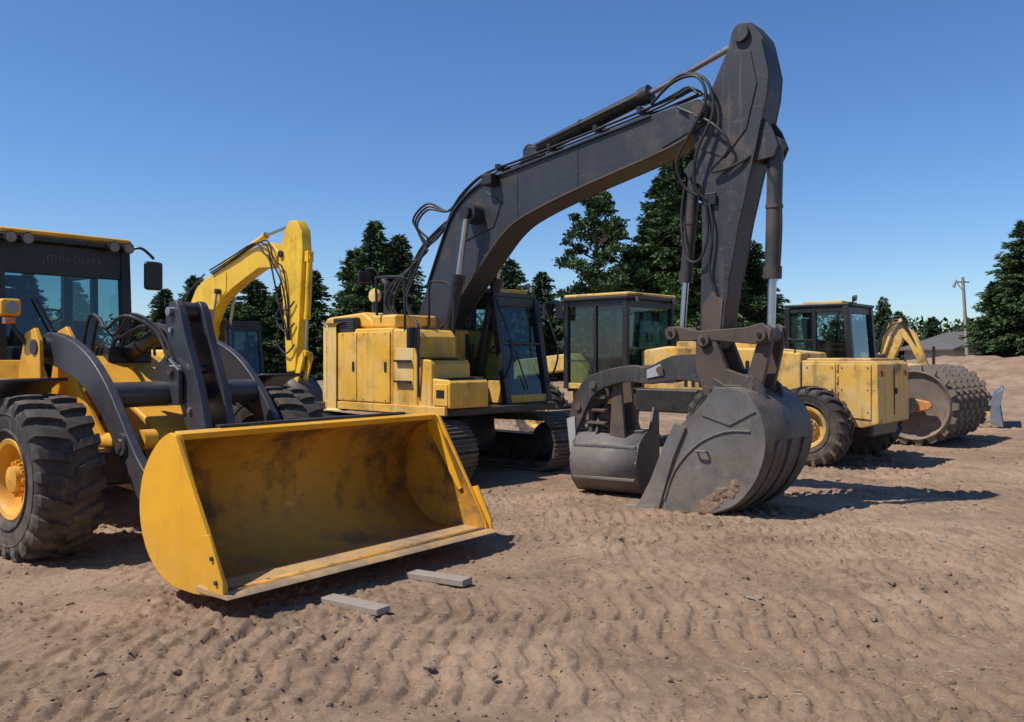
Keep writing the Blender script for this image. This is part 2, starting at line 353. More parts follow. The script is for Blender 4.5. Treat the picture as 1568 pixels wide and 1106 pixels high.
def H(x,y):
    shp=x.shape; x=x.ravel(); y=y.ravel()
    near=1-ss(30,70,np.abs(y)+.3*np.abs(x))
    z=.06*(fbm(x*.22,y*.22,3,1)-.5)+.035*(fbm(x*.9,y*.9,3,7)-.5)
    cr=np.full_like(x,.5); det=np.zeros_like(x)
    I=np.where(near>0)[0]; X_=x[I]; Y_=y[I]
    pa=ss(.44,.60,fbm(X_*.55,Y_*.55,3,50)); c_=fbm(X_*17,Y_*17,3,31)
    de=.012*(fbm(X_*4.3,Y_*4.3,3,11)-.5)+(.006+.018*pa)*ss(.45,.60,c_)+.010*(fbm(X_*36,Y_*36,2,35)-.5)
    cl=ss(.76,.83,vn(X_*8+3*vn(X_*9,Y_*9,5),Y_*8,41)); de=de+.022*cl*(.1+pa)*(.5+c_)
    cr[I]=c_; det[I]=de*near[I]
    base=z.copy(); z=z+det
    for i,(y0,b,c,w,p,k,d,xa,xb) in enumerate(BANDS):
        q=math.sqrt(1+b*b); t=(y-(y0+b*x+c*x*x))/q
        I=np.where((np.abs(t)<w*1.6)&(x>xa)&(x<xb))[0]
        if len(I)==0: continue
        X_=x[I];Y_=y[I];t=t[I]+.07*(vn(X_*.9,Y_*.9,400+i)-.5); s=X_*q+.05*(vn(X_*1.1,Y_*1.1,420+i)-.5)
        er=.08*(fbm(X_*8,Y_*8,2,140+i)-.5)
        at=np.abs(t)+er
        ends=ss(xa,xa+.5,X_)*(1-ss(xb-.5,xb,X_))
        m=ss(w*1.06,w*.94,at)*ends
        jit=.22*(fbm(X_*7,Y_*7,2,60+i)-.5)
        ph=s/p+np.abs(t)*k/p+jit
        sn=np.sin(2*math.pi*ph)
        lug=ss(-.30,.20,sn)
        if k: lug=lug*ss(.004,.03,np.abs(t))
        lug=lug*(.50+.80*fbm(X_*11,Y_*11,2,170+i))
        st=.25+.75*ss(.38,.54,fbm(X_*1.1+5*i,Y_*1.1,3,90+i))
        berm=np.exp(-((at-w*1.15)/.05)**2)*ends*(.3+1.2*cr[I])
        a=m*st
        z[I]=z[I]*(1-a)+a*(base[I]+det[I]*.45+d*(lug-.52))+berm*.014*st
    mx=ss(17,26,x)*ss(34,42,y)*(1-ss(52,62,y)); z=z+mx*(1.75+1.2*(fbm(x*.16,y*.16,4,77)-.5)+.9*(fbm(x*.9,y*.9,4,78)-.5))
    mx=ss(13,17,x)*(1-ss(30,36,x))*ss(25,29,y)*(1-ss(31,36,y)); z=z+mx*(.5+.9*(fbm(x*.3,y*.3,4,177)-.4))
    mx=(1-ss(-30,-22,x))*ss(34,42,y)*(1-ss(52,62,y)); z=z+mx*1.2*fbm(x*.16,y*.16,4,79)
    return z.reshape(shp)
def grow(start,end,st0,k,cap):
    L=[start]; st=st0
    while (L[-1]-end)*(1 if end>start else -1)<0:
        st=min(st*k,cap); L.append(L[-1]+(st if end>start else -st))
    return L
core=list(np.arange(-5.5,7.5,.015))
right=grow(core[-1],13,.015,1.006,.05); right=right[1:]+grow(right[-1],700,.05,1.07,40)[1:]
left=grow(core[0],-10,.015,1.01,.05); left=left[1:]+grow(left[-1],-700,.05,1.08,40)[1:]
X=np.array(left[::-1]+core+right)
ys=[3.4]
while ys[-1]<17: ys.append(ys[-1]+max(.0125,.0030*ys[-1]))
while ys[-1]<900: ys.append(ys[-1]+min(.012*ys[-1]*.4+ (ys[-1]-17)*.02+.03,30))
b=grow(3.4,-300,.02,1.13,25)
Y=np.array(b[:0:-1]+ys)
gx,gy=np.meshgrid(X,Y); gz=H(gx,gy)
nx,ny=len(X),len(Y); print('ground',nx,ny,nx*ny)
me=bpy.data.meshes.new('ground'); me.vertices.add(nx*ny)
me.vertices.foreach_set('co',np.stack([gx,gy,gz],-1).astype(np.float32).ravel())
ii=(np.arange(ny-1)[:,None]*nx+np.arange(nx-1)[None,:]).ravel()
q=np.stack([ii,ii+1,ii+nx+1,ii+nx],-1).astype(np.int32)
me.loops.add(q.size); me.loops.foreach_set('vertex_index',q.ravel())
me.polygons.add(len(q)); me.polygons.foreach_set('loop_start',(np.arange(len(q))*4).astype(np.int32))
me.polygons.foreach_set('use_smooth',np.ones(len(q),dtype=bool)); me.update(calc_edges=True)
ground=bpy.data.objects.new('ground',me); link(ground)
m,nt,b=newmat('dirt')
tc=nt.nodes.new('ShaderNodeTexCoord'); v=tc.outputs['Object']
c=mix(nt,ramp(nt,noise(nt,v,.35,6,.65),.38,.62),(.265,.172,.110),(.385,.264,.176))
c=mix(nt,math_(nt,'MULTIPLY',ramp(nt,noise(nt,v,1.1,8,.7),.46,.62),.75),c,(.190,.124,.082))
c=mix(nt,math_(nt,'MULTIPLY',ramp(nt,noise(nt,v,9,8,.75),.5,.75),.55),c,(.43,.312,.212))
c=mix(nt,math_(nt,'MULTIPLY',ramp(nt,noise(nt,v,60,4,.8),.50,.68),.55),c,(.135,.09,.061))
c=mix(nt,math_(nt,'MULTIPLY',ramp(nt,noise(nt,v,34,3,.6),.63,.69),.45),c,(.48,.375,.275))
nt.links.new(c,b.inputs['Base Color']); b.inputs['Roughness'].default_value=.95; b.inputs['Specular IOR Level'].default_value=.1
bp=nt.nodes.new('ShaderNodeBump'); bp.inputs['Strength'].default_value=.95; bp.inputs['Distance'].default_value=.02
nt.links.new(math_(nt,'ADD',math_(nt,'MULTIPLY',noise(nt,v,24,8,.8),.7),math_(nt,'MULTIPLY',noise(nt,v,110,4,.8),.3)),bp.inputs['Height']); nt.links.new(bp.outputs[0],b.inputs['Normal'])
me.materials.append(m); DIRT=m

def scatter(name,N,fn,xr,yr,mat,pw=1.0):
    x=rng.uniform(xr[0],xr[1],N); y=yr[0]+(yr[1]-yr[0])*rng.random(N)**pw; z=H(x,y)
    V=[];F=[]
    for i in range(N):
        v,f=fn(x[i],y[i],z[i]); o=len(V); V+=v; F+=[tuple(j+o for j in q) for q in f]
    me=bpy.data.meshes.new(name); me.from_pydata(V,[],F); me.materials.append(mat); ob=bpy.data.objects.new(name,me); link(ob); return ob
ico=bmesh.new(); bmesh.ops.create_icosphere(ico,subdivisions=1,radius=1); ico.verts.ensure_lookup_table()
IV=np.array([v.co[:] for v in ico.verts]); IF=[tuple(v.index for v in f.verts) for f in ico.faces]
def clod(x,y,z):
    s=.005+.010*rng.random()**2+ (.030*rng.random()**2 if rng.random()<.05 else 0)
    v=IV*(rng.uniform(.65,1.2,(len(IV),1)))*s*np.array([rng.uniform(.8,1.4),rng.uniform(.8,1.4),.7])+np.array([x,y,z+s*.25])
    return [tuple(p) for p in v],IF
scatter('dirt_clods',20000,clod,(-8,13),(3.6,19),DIRT,1.5)
def straw(x,y,z):
    a=rng.uniform(0,6.28);l=rng.uniform(.010,.038);w=.0011
    dx,dy=math.cos(a)*l,math.sin(a)*l
    return [(x-dx-dy/l*w,y-dy+dx/l*w,z+.006),(x-dx+dy/l*w,y-dy-dx/l*w,z+.006),(x+dx+dy/l*w,y+dy-dx/l*w,z+.010),(x+dx-dy/l*w,y+dy+dx/l*w,z+.012)],[(0,1,2,3)]
scatter('straw_debris',3000,straw,(-6,10),(3.8,13),simple('straw',(.46,.38,.25),.8),1.2)
def chip(x,y,z):
    s=rng.uniform(.015,.06); a=rng.uniform(0,3.1); M=Matrix.Rotation(a,3,'Z')@Matrix.Rotation(rng.uniform(-.3,.3),3,'X')
    return [tuple(M@Vector((sx*s,sy*s*.4,sz*.007))+Vector((x,y,z+.012))) for sx in (-1,1) for sy in (-1,1) for sz in (-1,1)],FB
scatter('wood_chips',45,chip,(1,10),(6,14),WOD)

# ------------------------------------------------------------------ WHEEL LOADER
HL=R(-38.5)
L=empty('wheel_loader',(-1.07,6.93,0),HL)
bk=empty('bucket',(-.06,0,.015),0,L)
prof=[(.02,.185),(-.45,.15),(-.72,.19),(-.95,.36),(-1.06,.60),(-1.05,.86),(-.90,1.10),(-.66,1.215)]
shell(bk,'bucket_shell',YBI,prof,-1.39,1.37,.03,5)
shell(bk,'bucket_back_skin',YBK,[(x*1.0-(.035 if i>1 else 0),z-(.03 if i<4 else 0)) for i,(x,z) in enumerate(prof)],-1.38,1.36,.012,5)
side=[(.02,.24),(-.20,.60),(-.60,1.24),(-.68,1.255),(-.82,1.19),(-.99,1.03),(-1.09,.84),(-1.11,.6),(-1.02,.36),(-.84,.2),(-.62,.13),(-.35,.12),(.04,.155)]
side=side[:3]+sm2(side[3:12],3)+side[12:]
sidein=[(.0,.25),(-.21,.60),(-.61,1.22),(-.68,1.235),(-.84,1.14),(-.98,1.0),(-1.06,.82),(-1.07,.6),(-.98,.37),(-.82,.23),(-.62,.17),(-.35,.15),(.0,.19)]
for s,yy in ((-1,-1.405),(1,1.385)):
    y=yy
    prism(bk,'side_plate',YBK,side,y-.018,y+.018,.006)
    prism(bk,'side_plate_lining',YBI,sidein,y-s*.019,y-s*.024,.0)
    prism(bk,'side_cutter',YBK,[(.06,.17),(.05,.28),(-.12,.58),(-.2,.56),(-.13,.2)],y+s*.02,y+s*.045,.006)
    bolts(bk,'side_bolts',BLK,[(-.02,y+s*.045,.26),(-.07,y+s*.045,.42)],(0,s,0),.018,.015)
    prism(bk,'side_gusset',YBK,[(-.62,1.25),(-.68,1.25),(-.72,1.12),(-.68,1.07),(-.3,.53),(-.26,.55)],y-s*.026,y-s*.05,.004)
mk(bk,'cutting_edge',LIP,[(x,y,z) for x,z in ((-.28,.155),(-.28,.198),(.07,.188),(.11,.160)) for y in (-1.45,1.46)],[(0,1,3,2),(2,3,5,4),(4,5,7,6),(6,7,1,0),(0,2,4,6),(1,7,5,3)],.004)
bolts(bk,'edge_bolts',LIP,[(-.05,-1.3+i*.29,.190) for i in range(10)],(0,0,1),.02,.010)
prism(bk,'top_rim',YBK,[(-.72,1.205),(-.63,1.195),(-.60,1.245),(-.70,1.265)],-1.37,1.35,.01)
box(bk,'rim_rubber',BLK,-.75,-.68,-1.0,1.0,1.265,1.285,.004)
for y in (-.86,-.74,.74,.86,-.12,.12):
    prism(bk,'pin_bracket',GRY,[(-.99,.33),(-1.22,.32),(-1.34,.45),(-1.3,.6),(-1.15,1.0),(-1.09,.95),(-1.10,.6)],y-.02,y+.02,.008)
cyl(bk,'pin_r',CHR,(-1.25,-.95,.47),(-1.25,-.65,.47),.045); cyl(bk,'pin_l',CHR,(-1.25,.65,.47),(-1.25,.95,.47),.045)
armp=[(-4.30,1.90),(-4.22,2.05),(-4.0,2.08),(-3.6,2.00),(-3.2,1.83),(-2.85,1.56),(-2.55,1.22),(-2.2,.84),(-1.75,.60),(-1.3,.56),(-1.2,.47),(-1.28,.37),(-1.7,.33),(-2.1,.43),(-2.45,.72),(-2.75,1.06),(-3.05,1.35),(-3.4,1.57),(-3.9,1.72),(-4.22,1.78)]
armp=sm2(armp+[armp[0]],3)[:-1]
for s in (-1,1):
    y=s*.82
    prism(L,'lift_arm',GRY,armp,y-.045,y+.045,.014)
    for (x,z,r) in ((-4.12,1.93,.10),(-2.55,1.02,.11),(-1.29,.47,.10)):
        cyl(L,'arm_boss',GRY,(x,y-.075,z),(x,y+.075,z),r); cyl(L,'arm_pin',CHR,(x,y-.085,z),(x,y+.085,z),r*.5)
    hyd(L,'lift_cylinder',(-3.85,s*.62,.95),(-3.05,s*.62,1.0),(-2.55,s*.62,1.05),.085,.045,YEL)
    prism(L,'tower_plate',YEL,[(-4.4,.9),(-4.45,1.6),(-4.3,2.1),(-4.1,2.15),(-3.95,2.02),(-3.8,1.5),(-3.3,1.05),(-3.2,.75)],s*.66-.025,s*.66+.025,.012)
    prism(L,'tower_plate_outer',YEL,[(-4.45,1.2),(-4.52,1.7),(-4.35,2.08),(-4.13,2.13),(-4.02,2.0),(-3.97,1.4)],s*.96-.025,s*.96+.025,.012)
    cyl(L,'tower_pin',BLK,(-4.12,s*.985,1.93),(-4.12,s*1.0,1.93),.08)
    arc=[(-3.12+.88*math.cos(a),.74+.88*math.sin(a)) for a in [R(92+i*11) for i in range(9)]]
    shell(L,'mudguard',GRY,arc,s*1.38-.3,s*1.38+.3,.03,3)
    tube(L,'lamp_stalk',BLK,[(-4.3,s*.9,1.85),(-4.38,s*1.06,2.1),(-4.38,s*1.12,2.25)],.022)
    box(L,'headlamp_housing',YEL,-4.50,-4.33,s*1.12-.10,s*1.12+.10,2.25,2.43,.03)
    cyl(L,'headlamp_lens',LMP,(-4.33,s*1.12,2.34),(-4.315,s*1.12,2.34),.065)
    box(L,'indicator',RED,-4.45,-4.35,s*1.12-.05,s*1.12+.05,2.17,2.245,.01)
cyl(L,'cross_tube',GRY,(-2.92,-.78,1.46),(-2.92,.78,1.46),.125,None,28)
for y in (-.13,.13):
    prism(L,'bellcrank_bracket',GRY,[(-3.1,1.35),(-3.1,1.72),(-2.9,1.85),(-2.65,1.7),(-2.65,1.35)],y*1.7-.025,y*1.7+.025)
    prism(L,'bellcrank',GRY,sm2([(-3.02,2.30),(-2.90,2.40),(-2.78,2.34),(-2.62,1.95),(-2.42,1.55),(-2.26,1.0),(-2.3,.86),(-2.42,.84),(-2.62,1.1),(-2.86,1.6),(-3.0,2.05),(-3.02,2.30)],3)[:-1],y-.045,y+.045,.015)
cyl(L,'bellcrank_pin',CHR,(-2.78,-.28,1.7),(-2.78,.28,1.7),.05); cyl(L,'bellcrank_top_pin',CHR,(-2.9,-.22,2.29),(-2.9,.22,2.29),.045)
bolts(L,'bellcrank_bolts',CHR,[(-2.9,-.18,2.1),(-2.75,-.18,1.5),(-2.55,-.18,1.3)],(0,-1,0),.03,.02)
prism(L,'bucket_link',GRY,[(-2.4,.85),(-2.3,.98),(-1.25,.98),(-1.17,.90),(-1.25,.82),(-2.3,.82)],-.06,.06)
hyd(L,'tilt_cylinder',(-4.25,0,1.80),(-3.3,0,2.12),(-2.9,0,2.29),.09,.05,BLK)
prism(L,'front_frame',YEL,[(-4.5,.55),(-4.5,1.5),(-4.2,1.85),(-3.8,1.6),(-2.9,1.2),(-2.5,.95),(-2.5,.6),(-3.0,.45)],-.42,.42,.03)
box(L,'front_axle',BLK,-3.30,-2.95,-1.1,1.1,.58,.92,.05)
for s in (-1,1):
    wheel(L,'front_wheel',(-3.12,s*1.36 if s<0 else 1.25,.73),.76,.56,.34,YEL,s,22,'block',.14)
    wheel(L,'rear_wheel',(-6.4,s*1.28,.74),.76,.56,.34,YEL,s,22,'block',.14)
for i,(ya,yb) in enumerate(((-.12,-.2),(0,-.12),(.1,.02),(.3,.25),(.36,.3),(-.3,-.40),(-.38,-.32))):
    tube(L,'hose',HOS,[(-4.45,ya,1.6),(-4.2,ya,1.98+.05*i),(-3.8,yb,2.06+.035*(i%3)),(-3.4,yb,2.15+.02*i),(-3.1,yb*.6,2.1),(-2.85,yb*.6,1.8)],.019)
for s in (-1,1):
    for k in range(3): tube(L,'steer_hose',HOS,[(-5.0,s*(.2+.1*k),1.0),(-4.75,s*(.3+.1*k),1.5+.08*k),(-4.45,s*(.25+.1*k),1.55)],.02)
    tube(L,'lift_hose',HOS,[(-4.3,s*.55,1.5),(-4.0,s*.52,1.65),(-3.7,s*.5,1.3),(-3.75,s*.55,1.05)],.018)
box(L,'loader_valve',BLK,-4.4,-4.05,-.25,.25,1.75,1.95,.03)
prism(L,'rear_frame',YEL,[(-4.6,.6),(-4.6,1.3),(-5.2,1.45),(-8.9,1.35),(-8.9,.6),(-7,.5)],-.5,.5,.03)
cb=cab(L,-6.8,-5.15,-.92,.52,1.45,3.14,BLK,YEL,.25,.10,-6.0,BLK,.14,header=.26,pw=1.35)
fc=bpy.data.curves.new('cab_lettering','FONT'); fc.body='JOHN DEERE'; fc.size=.11; fc.space_character=1.1; fc.align_x='CENTER'; fc.align_y='CENTER'; fc.extrude=.001; fc.materials.append(LET)
fo=bpy.data.objects.new('cab_lettering',fc); link(fo,cb); fo.location=(-5.198,-.12,2.97); fo.rotation_euler=(R(90),0,R(90))
box(cb,'dash',INT,-5.55,-5.3,-.75,.35,1.5,1.95,.04)
for y in (-.86,-.68,.30,.48): worklight(cb,(-5.03,y,3.16),.07)
for s,y in ((1,.52),(-1,-.92)):
    tube(cb,'mirror_arm',BLK,[(-5.2,y,3.14),(-5.05,y+s*.12,3.18),(-4.97,y+s*.25,3.05)],.018)
    box(cb,'mirror',BLK,-5.03,-4.95,y+s*.25-.12,y+s*.25+.12,2.66,3.02,.04)
    tube(cb,'handrail',BLK,[(-5.0,y+s*.08,1.3),(-4.9,y+s*.2,1.5),(-4.9,y+s*.2,2.0),(-5.05,y+s*.06,2.35)],.018)
tube(cb,'wiper',BLK,[(-5.15,-.2,1.75),(-5.12,-.35,2.1),(-5.15,-.55,2.5)],.012)
cyl(cb,'beacon_post',BLK,(-6.5,-.3,3.2),(-6.5,-.3,3.32),.03); cyl(cb,'beacon',RED,(-6.5,-.3,3.32),(-6.5,-.3,3.42),.06,.05)
prism(L,'engine_hood',YEL,[(-6.85,1.4),(-6.85,2.35),(-8.6,2.2),(-8.95,1.9),(-8.95,1.0),(-8.2,1.0)],-.65,.65,.05)
box(L,'counterweight',BLK,-9.25,-8.75,-1.0,1.0,.6,1.3,.08)
for s in (-1,1):
    box(L,'platform',YEL,-6.6,-4.75,s*.9-.28,s*.9+.28,1.3,1.42,.02)
    prism(L,'platform_front',YEL,[(-4.75,1.0),(-4.6,1.0),(-4.55,1.55),(-4.75,1.8),(-5.0,1.75),(-5.0,1.4)],s*.9-.26,s*.9+.26,.03)
    for k in range(3): box(L,'step',BLK,-5.6,-5.1,s*1.12-.1,s*1.12+.1,.45+k*.3,.48+k*.3,.006)
    box(L,'step_hanger',BLK,-5.62,-5.58,s*1.1-.1,s*1.1+.1,.42,1.3); box(L,'step_hanger',BLK,-5.12,-5.08,s*1.1-.1,s*1.1+.1,.42,1.3)
cyl(L,'exhaust',BLK,(-7.4,.3,2.25),(-7.4,.3,2.9),.06)
box(L,'pivot_block',BLK,-4.95,-4.35,-.35,.35,.7,1.45,.05)
def plank(x,y,l,w,h,a):
    e=box(None,'wood_plank',WOD,-l/2,l/2,-w/2,w/2,0,h,.008); e.location=(x,y,.0); e.rotation_euler=(R(1.5),R(-2),a); return e
plank(-1.15,6.20,.62,.13,.05,R(-38)); plank(-.60,6.93,.60,.13,.055,R(-34))

# ------------------------------------------------------------------ EXCAVATOR
HE=R(-42.2)
E=empty('crawler_excavator',(-1.5,14.0,0),HE)
for s in (-1,1): crawler(E,'crawler_track',s*1.2,4.35,.92,.70,48)
prism(E,'carbody',BLK,[(-.9,.35),(.9,.35),(.8,.85),(-.8,.85)],-.9,.9,.03)
cyl(E,'slew_ring',BLK,(0,0,.85),(0,0,1.0),.62,None,40)
for s in (-1,1): box(E,'track_step',BLK,-.2,.3,s*1.3-.15,s*1.3+.15,.60,.9)
ho=empty('house',(0,0,0),0,E)
prismz(ho,'deck',BLK,[(-1.3,-1.2),(1.85,-1.2),(1.85,1.25),(-1.3,1.25)],.98,1.08,.01)
box(ho,'skirt',YEX,-.9,1.9,-1.255,-1.20,1.0,1.12,.01)
arcp=[(-1.95*math.cos(a)-.02,1.72*math.sin(a)*.77) for a in [R(-74+i*9.25) for i in range(17)]]
prismz(ho,'counterweight',YCW,[(-.80,-1.30)]+arcp+[(-.80,1.30)],.98,2.36,.15)
box(ho,'engine_bay',YEX,-.95,.74,-1.22,1.2,1.08,2.26,.03)
prism(ho,'side_door',YEX,[(-.76,1.14),(-.10,1.14),(-.10,2.20),(-.76,2.20)],-1.245,-1.222,.01)
prism(ho,'side_door_front',YEX,[(-.085,1.14),(.70,1.14),(.70,2.20),(-.085,2.20)],-1.245,-1.222,.01)
box(ho,'door_latch',BLK,-.2,-.15,-1.256,-1.245,1.6,1.75,.003); box(ho,'door_latch',BLK,.58,.63,-1.256,-1.245,1.6,1.75,.003)
for z in (1.25,2.08): cyl(ho,'hinge',YEX,(-.09,-1.25,z),(-.09,-1.25,z+.1),.012)
prism(ho,'hood',YEX,[(-1.2,2.30),(-1.05,2.46),(-.1,2.52),(.1,2.4),(.2,2.26)],-1.12,.5,.05)
box(ho,'intake_grille',BLK,-.72,-.16,-1.232,-1.12,2.215,2.44,.02)
for i in range(6): box(ho,'grille_slat',GRY,-.70,-.18,-1.245,-1.232,2.235+i*.034,2.253+i*.034,.002)
box(ho,'hood_top_step',YEX,.15,.72,-1.15,-.3,2.262,2.46,.04)
box(ho,'grip_plate',GRY,.22,.66,-1.08,-.42,2.462,2.475,.003)
bolts(ho,'panel_bolts',BLK,[(-.7+i*.26,-1.246,z) for i in range(6) for z in (1.17,2.17)],(0,-1,0),.009,.006)
prism(ho,'fuel_tank',YEX,[(.76,1.1),(1.30,1.1),(1.30,2.12),(1.22,2.22),(.76,2.24)],-1.235,-.45,.03)
cyl(ho,'fuel_cap',BLK,(1.0,-.8,2.23),(1.0,-.8,2.29),.06)
prism(ho,'front_box',YEX,[(1.315,1.1),(1.6,1.1),(1.6,1.72),(1.55,1.78),(1.315,1.80)],-1.23,-.45,.025)
prism(ho,'tool_box',YEX,[(1.615,1.1),(1.98,1.1),(1.98,1.46),(1.93,1.5),(1.615,1.52)],-1.23,-.45,.025)
box(ho,'tool_box_door',YEX,1.66,1.94,-1.245,-1.232,1.14,1.44,.008); box(ho,'tool_box_recess',BLK,1.72,1.88,-1.252,-1.246,1.25,1.36,.002)
box(ho,'step_tread',BLK,1.33,1.59,-1.2,-.5,1.805,1.82,.003); box(ho,'step_tread',BLK,1.63,1.93,-1.2,-.5,1.522,1.535,.003)
box(ho,'step_recess',YCW,.84,1.22,-1.242,-1.236,1.35,1.95,.004)
for z in (1.45,1.75): box(ho,'foot_bar',BLK,.85,1.2,-1.30,-1.245,z,z+.03,.005)
tube(ho,'handrail',BLK,[(.35,-1.2,2.45),(.35,-1.22,2.95),(.38,-1.22,3.02),(.9,-1.22,3.0),(1.0,-1.22,2.9),(1.02,-1.22,2.2)],.02,8)
tube(ho,'handrail',BLK,[(.75,-.5,2.3),(.75,-.5,2.9),(.9,-.5,2.98),(1.25,-.5,2.85),(1.28,-.5,2.2)],.02,8)
tube(ho,'handrail',BLK,[(1.35,-1.25,1.25),(1.38,-1.28,1.9),(1.36,-1.26,2.25),(1.2,-1.24,2.4)],.018,8)
tube(ho,'mirror_arm',BLK,[(.45,-1.2,2.95),(.35,-1.25,3.15),(.2,-1.3,3.15)],.016); box(ho,'mirror',BLK,.16,.2,-1.42,-1.2,2.95,3.12,.015)
box(ho,'side_mirror',BLK,1.25,1.32,-1.40,-1.22,1.95,2.25,.02); tube(ho,'side_mirror_arm',BLK,[(1.1,-1.2,2.1),(1.2,-1.3,2.2),(1.28,-1.3,2.15)],.014)
cyl(ho,'exhaust',BLK,(-.5,-.3,2.5),(-.5,-.3,2.95),.06); tube(ho,'exhaust_tip',BLK,[(-.5,-.3,2.93),(-.5,-.3,3.02),(-.6,-.3,3.1)],.055)
cyl(ho,'precleaner',BLK,(-.2,-.8,2.5),(-.2,-.8,2.72),.05); lathe(ho,'precleaner_cap',YCW,[(.001,-.06),(.10,-.05),(.12,0),(.10,.05),(.001,.06)],(-.2,-.8,2.80),20)
box(ho,'boom_bracket_r',BLK,-.15,.75,-.40,-.30,1.08,2.2,.03); box(ho,'boom_bracket_l',BLK,-.15,.75,.28,.38,1.08,2.2,.03)
box(ho,'valve_block',BLK,.7,1.2,-.28,.25,1.08,1.5,.03)
cb=cab(E,-.15,1.60,.36,1.34,1.10,2.78,BLK,YEX,.35,.30,.75,YEX,.04,header=.05,roofin=.8,pw=1.35)
tube(cb,'cab_guard',BLK,[(1.60,.32,1.5),(1.75,.30,2.0),(1.4,.30,2.75)],.02); worklight(cb,(1.35,.5,2.97),.06); worklight(cb,(1.35,1.15,2.97),.06)
tube(cb,'cab_mirror_arm',BLK,[(1.5,1.34,2.7),(1.65,1.56,2.75)],.015); box(cb,'cab_mirror',BLK,1.62,1.66,1.50,1.67,2.45,2.75,.015)
tube(cb,'cab_handrail',BLK,[(1.62,1.36,1.4),(1.75,1.42,1.9),(1.5,1.4,2.6)],.016)
mk(cb,'windscreen_bar',BLK,[(1.45+dx,y,2.02+dz) for dx in (0,.03) for y in (.38,1.32) for dz in (0,.03)],FB,.005)
tube(cb,'wiper',BLK,[(1.60,.85,1.3),(1.52,.7,1.8),(1.46,.62,2.1)],.012)
# boom
boomp=[(.05,1.88),(.02,2.1),(.12,2.42),(.375,2.95),(.80,3.80),(1.05,4.15),(1.48,4.42),(1.9,4.52),(2.3,4.57),(4.58,4.90),(5.22,4.97),(5.40,4.90),(5.44,4.78),(5.38,4.66),(5.22,4.58),(4.87,4.42),(3.42,4.10),(2.5,3.85),(2.1,3.66),(1.75,3.35),(1.35,2.95),(.98,2.55),(.45,1.96),(.2,1.82)]
bs=boomp[:2]+sm2(boomp[2:9],4)+boomp[9:16]+sm2(boomp[16:23],4)+boomp[23:]
prism(E,'boom',BOOM,bs,-.20,.20,.012)
for s in (-1,1):
    up=sm2(boomp[3:10],4); prism(E,'boom_top_lip',BOOM,up+[(x+.01,z-.03) for x,z in up[::-1]],s*.20,s*.235,.004)
    lo=sm2(boomp[14:23],4); prism(E,'boom_bottom_lip',RST,lo+[(x,z+.025) for x,z in lo[::-1]],s*.20,s*.232,.004)
    cyl(E,'boom_boss',BOOM,(1.50,s*.16,3.98),(1.50,s*.42,3.98),.16); cyl(E,'boom_boss_pin',RST,(1.50,s*.42,3.98),(1.50,s*.47,3.98),.07)
    prism(E,'boom_doubler',BOOM,[(1.25,3.6),(1.25,4.15),(1.7,4.3),(2.0,4.1),(1.85,3.75)],s*.2,s*.215,.006)
    hyd(E,'boom_cylinder',(.92,s*.42,1.50),(1.32,s*.42,3.05),(1.50,s*.42,3.98),.09,.045,BLK)
    cyl(E,'foot_boss',BLK,(.2,s*.2,2.05),(.2,s*.32,2.05),.17)
    box(E,'boom_lamp',BLK,1.75,1.95,s*.30-.08,s*.30+.08,4.35,4.52,.02)
    cyl(E,'head_boss',ARM,(5.30,s*.2,4.78),(5.30,s*.27,4.78),.13); cyl(E,'head_pin',RST,(5.30,s*.27,4.78),(5.30,s*.30,4.78),.06)
    prism(E,'boom_weld_seam',BOOM,[(3.40,4.12),(3.42,4.12),(3.42,4.72),(3.40,4.72)],s*.2,s*.208,.002)
    prism(E,'boom_weld_seam',BOOM,[(2.3,3.80),(2.32,3.80),(2.32,4.55),(2.3,4.55)],s*.2,s*.208,.002)
    prism(E,'boom_head_plate',BOOM,[(4.75,4.44),(5.2,4.6),(5.36,4.7),(5.38,4.85),(5.2,4.93),(4.95,4.88)],s*.2,s*.214,.005)
# arm
armE=[(5.64,5.50),(5.68,5.66),(5.78,5.76),(5.92,5.74),(6.07,5.54),(6.16,5.10),(6.14,4.85),(5.98,4.15),(5.80,3.44),(5.66,2.75),(5.56,2.05),(5.50,1.92),(5.38,1.88),(5.28,1.95),(5.26,2.2),(5.29,3.2),(5.28,3.9),(5.20,4.3),(5.16,4.65),(5.22,4.92),(5.40,5.02)]
prism(E,'arm',ARM,armE,-.165,.165,.012)
for s in (-1,1):
    prism(E,'arm_doubler',ARM,[(5.28,4.35),(5.24,4.85),(5.45,5.03),(5.72,5.45),(5.93,5.4),(6.01,5.0),(5.88,4.5),(5.6,4.2)],s*.165,s*.178,.005)
    prism(E,'arm_lip',ARM,[(6.07,5.50),(6.16,5.10),(6.14,4.85),(5.98,4.15),(5.80,3.44),(5.66,2.75),(5.63,2.75),(5.77,3.44),(5.95,4.15),(6.11,4.85),(6.13,5.1),(6.04,5.5)],s*.165,s*.195,.003)
    prism(E,'arm_end_plate',RST,[(5.30,1.95),(5.30,2.45),(5.44,2.62),(5.58,2.5),(5.54,2.05),(5.46,1.92)],s*.165,s*.180,.004)
    cyl(E,'arm_top_boss',ARM,(5.82,s*.12,5.62),(5.82,s*.22,5.62),.10); cyl(E,'arm_end_boss',RST,(5.38,s*.15,2.03),(5.38,s*.24,2.03),.11)
    prism(E,'bucket_cyl_lug',ARM,[(5.97,4.1),(6.20,4.12),(6.26,4.25),(6.18,4.45),(6.08,4.6),(5.98,4.4)],s*.13-.02,s*.13+.02)
    prism(E,'thumb_cyl_lug',ARM,[(5.30,3.9),(5.10,4.0),(5.04,4.12),(5.10,4.22),(5.28,4.3)],s*.13-.02,s*.13+.02)
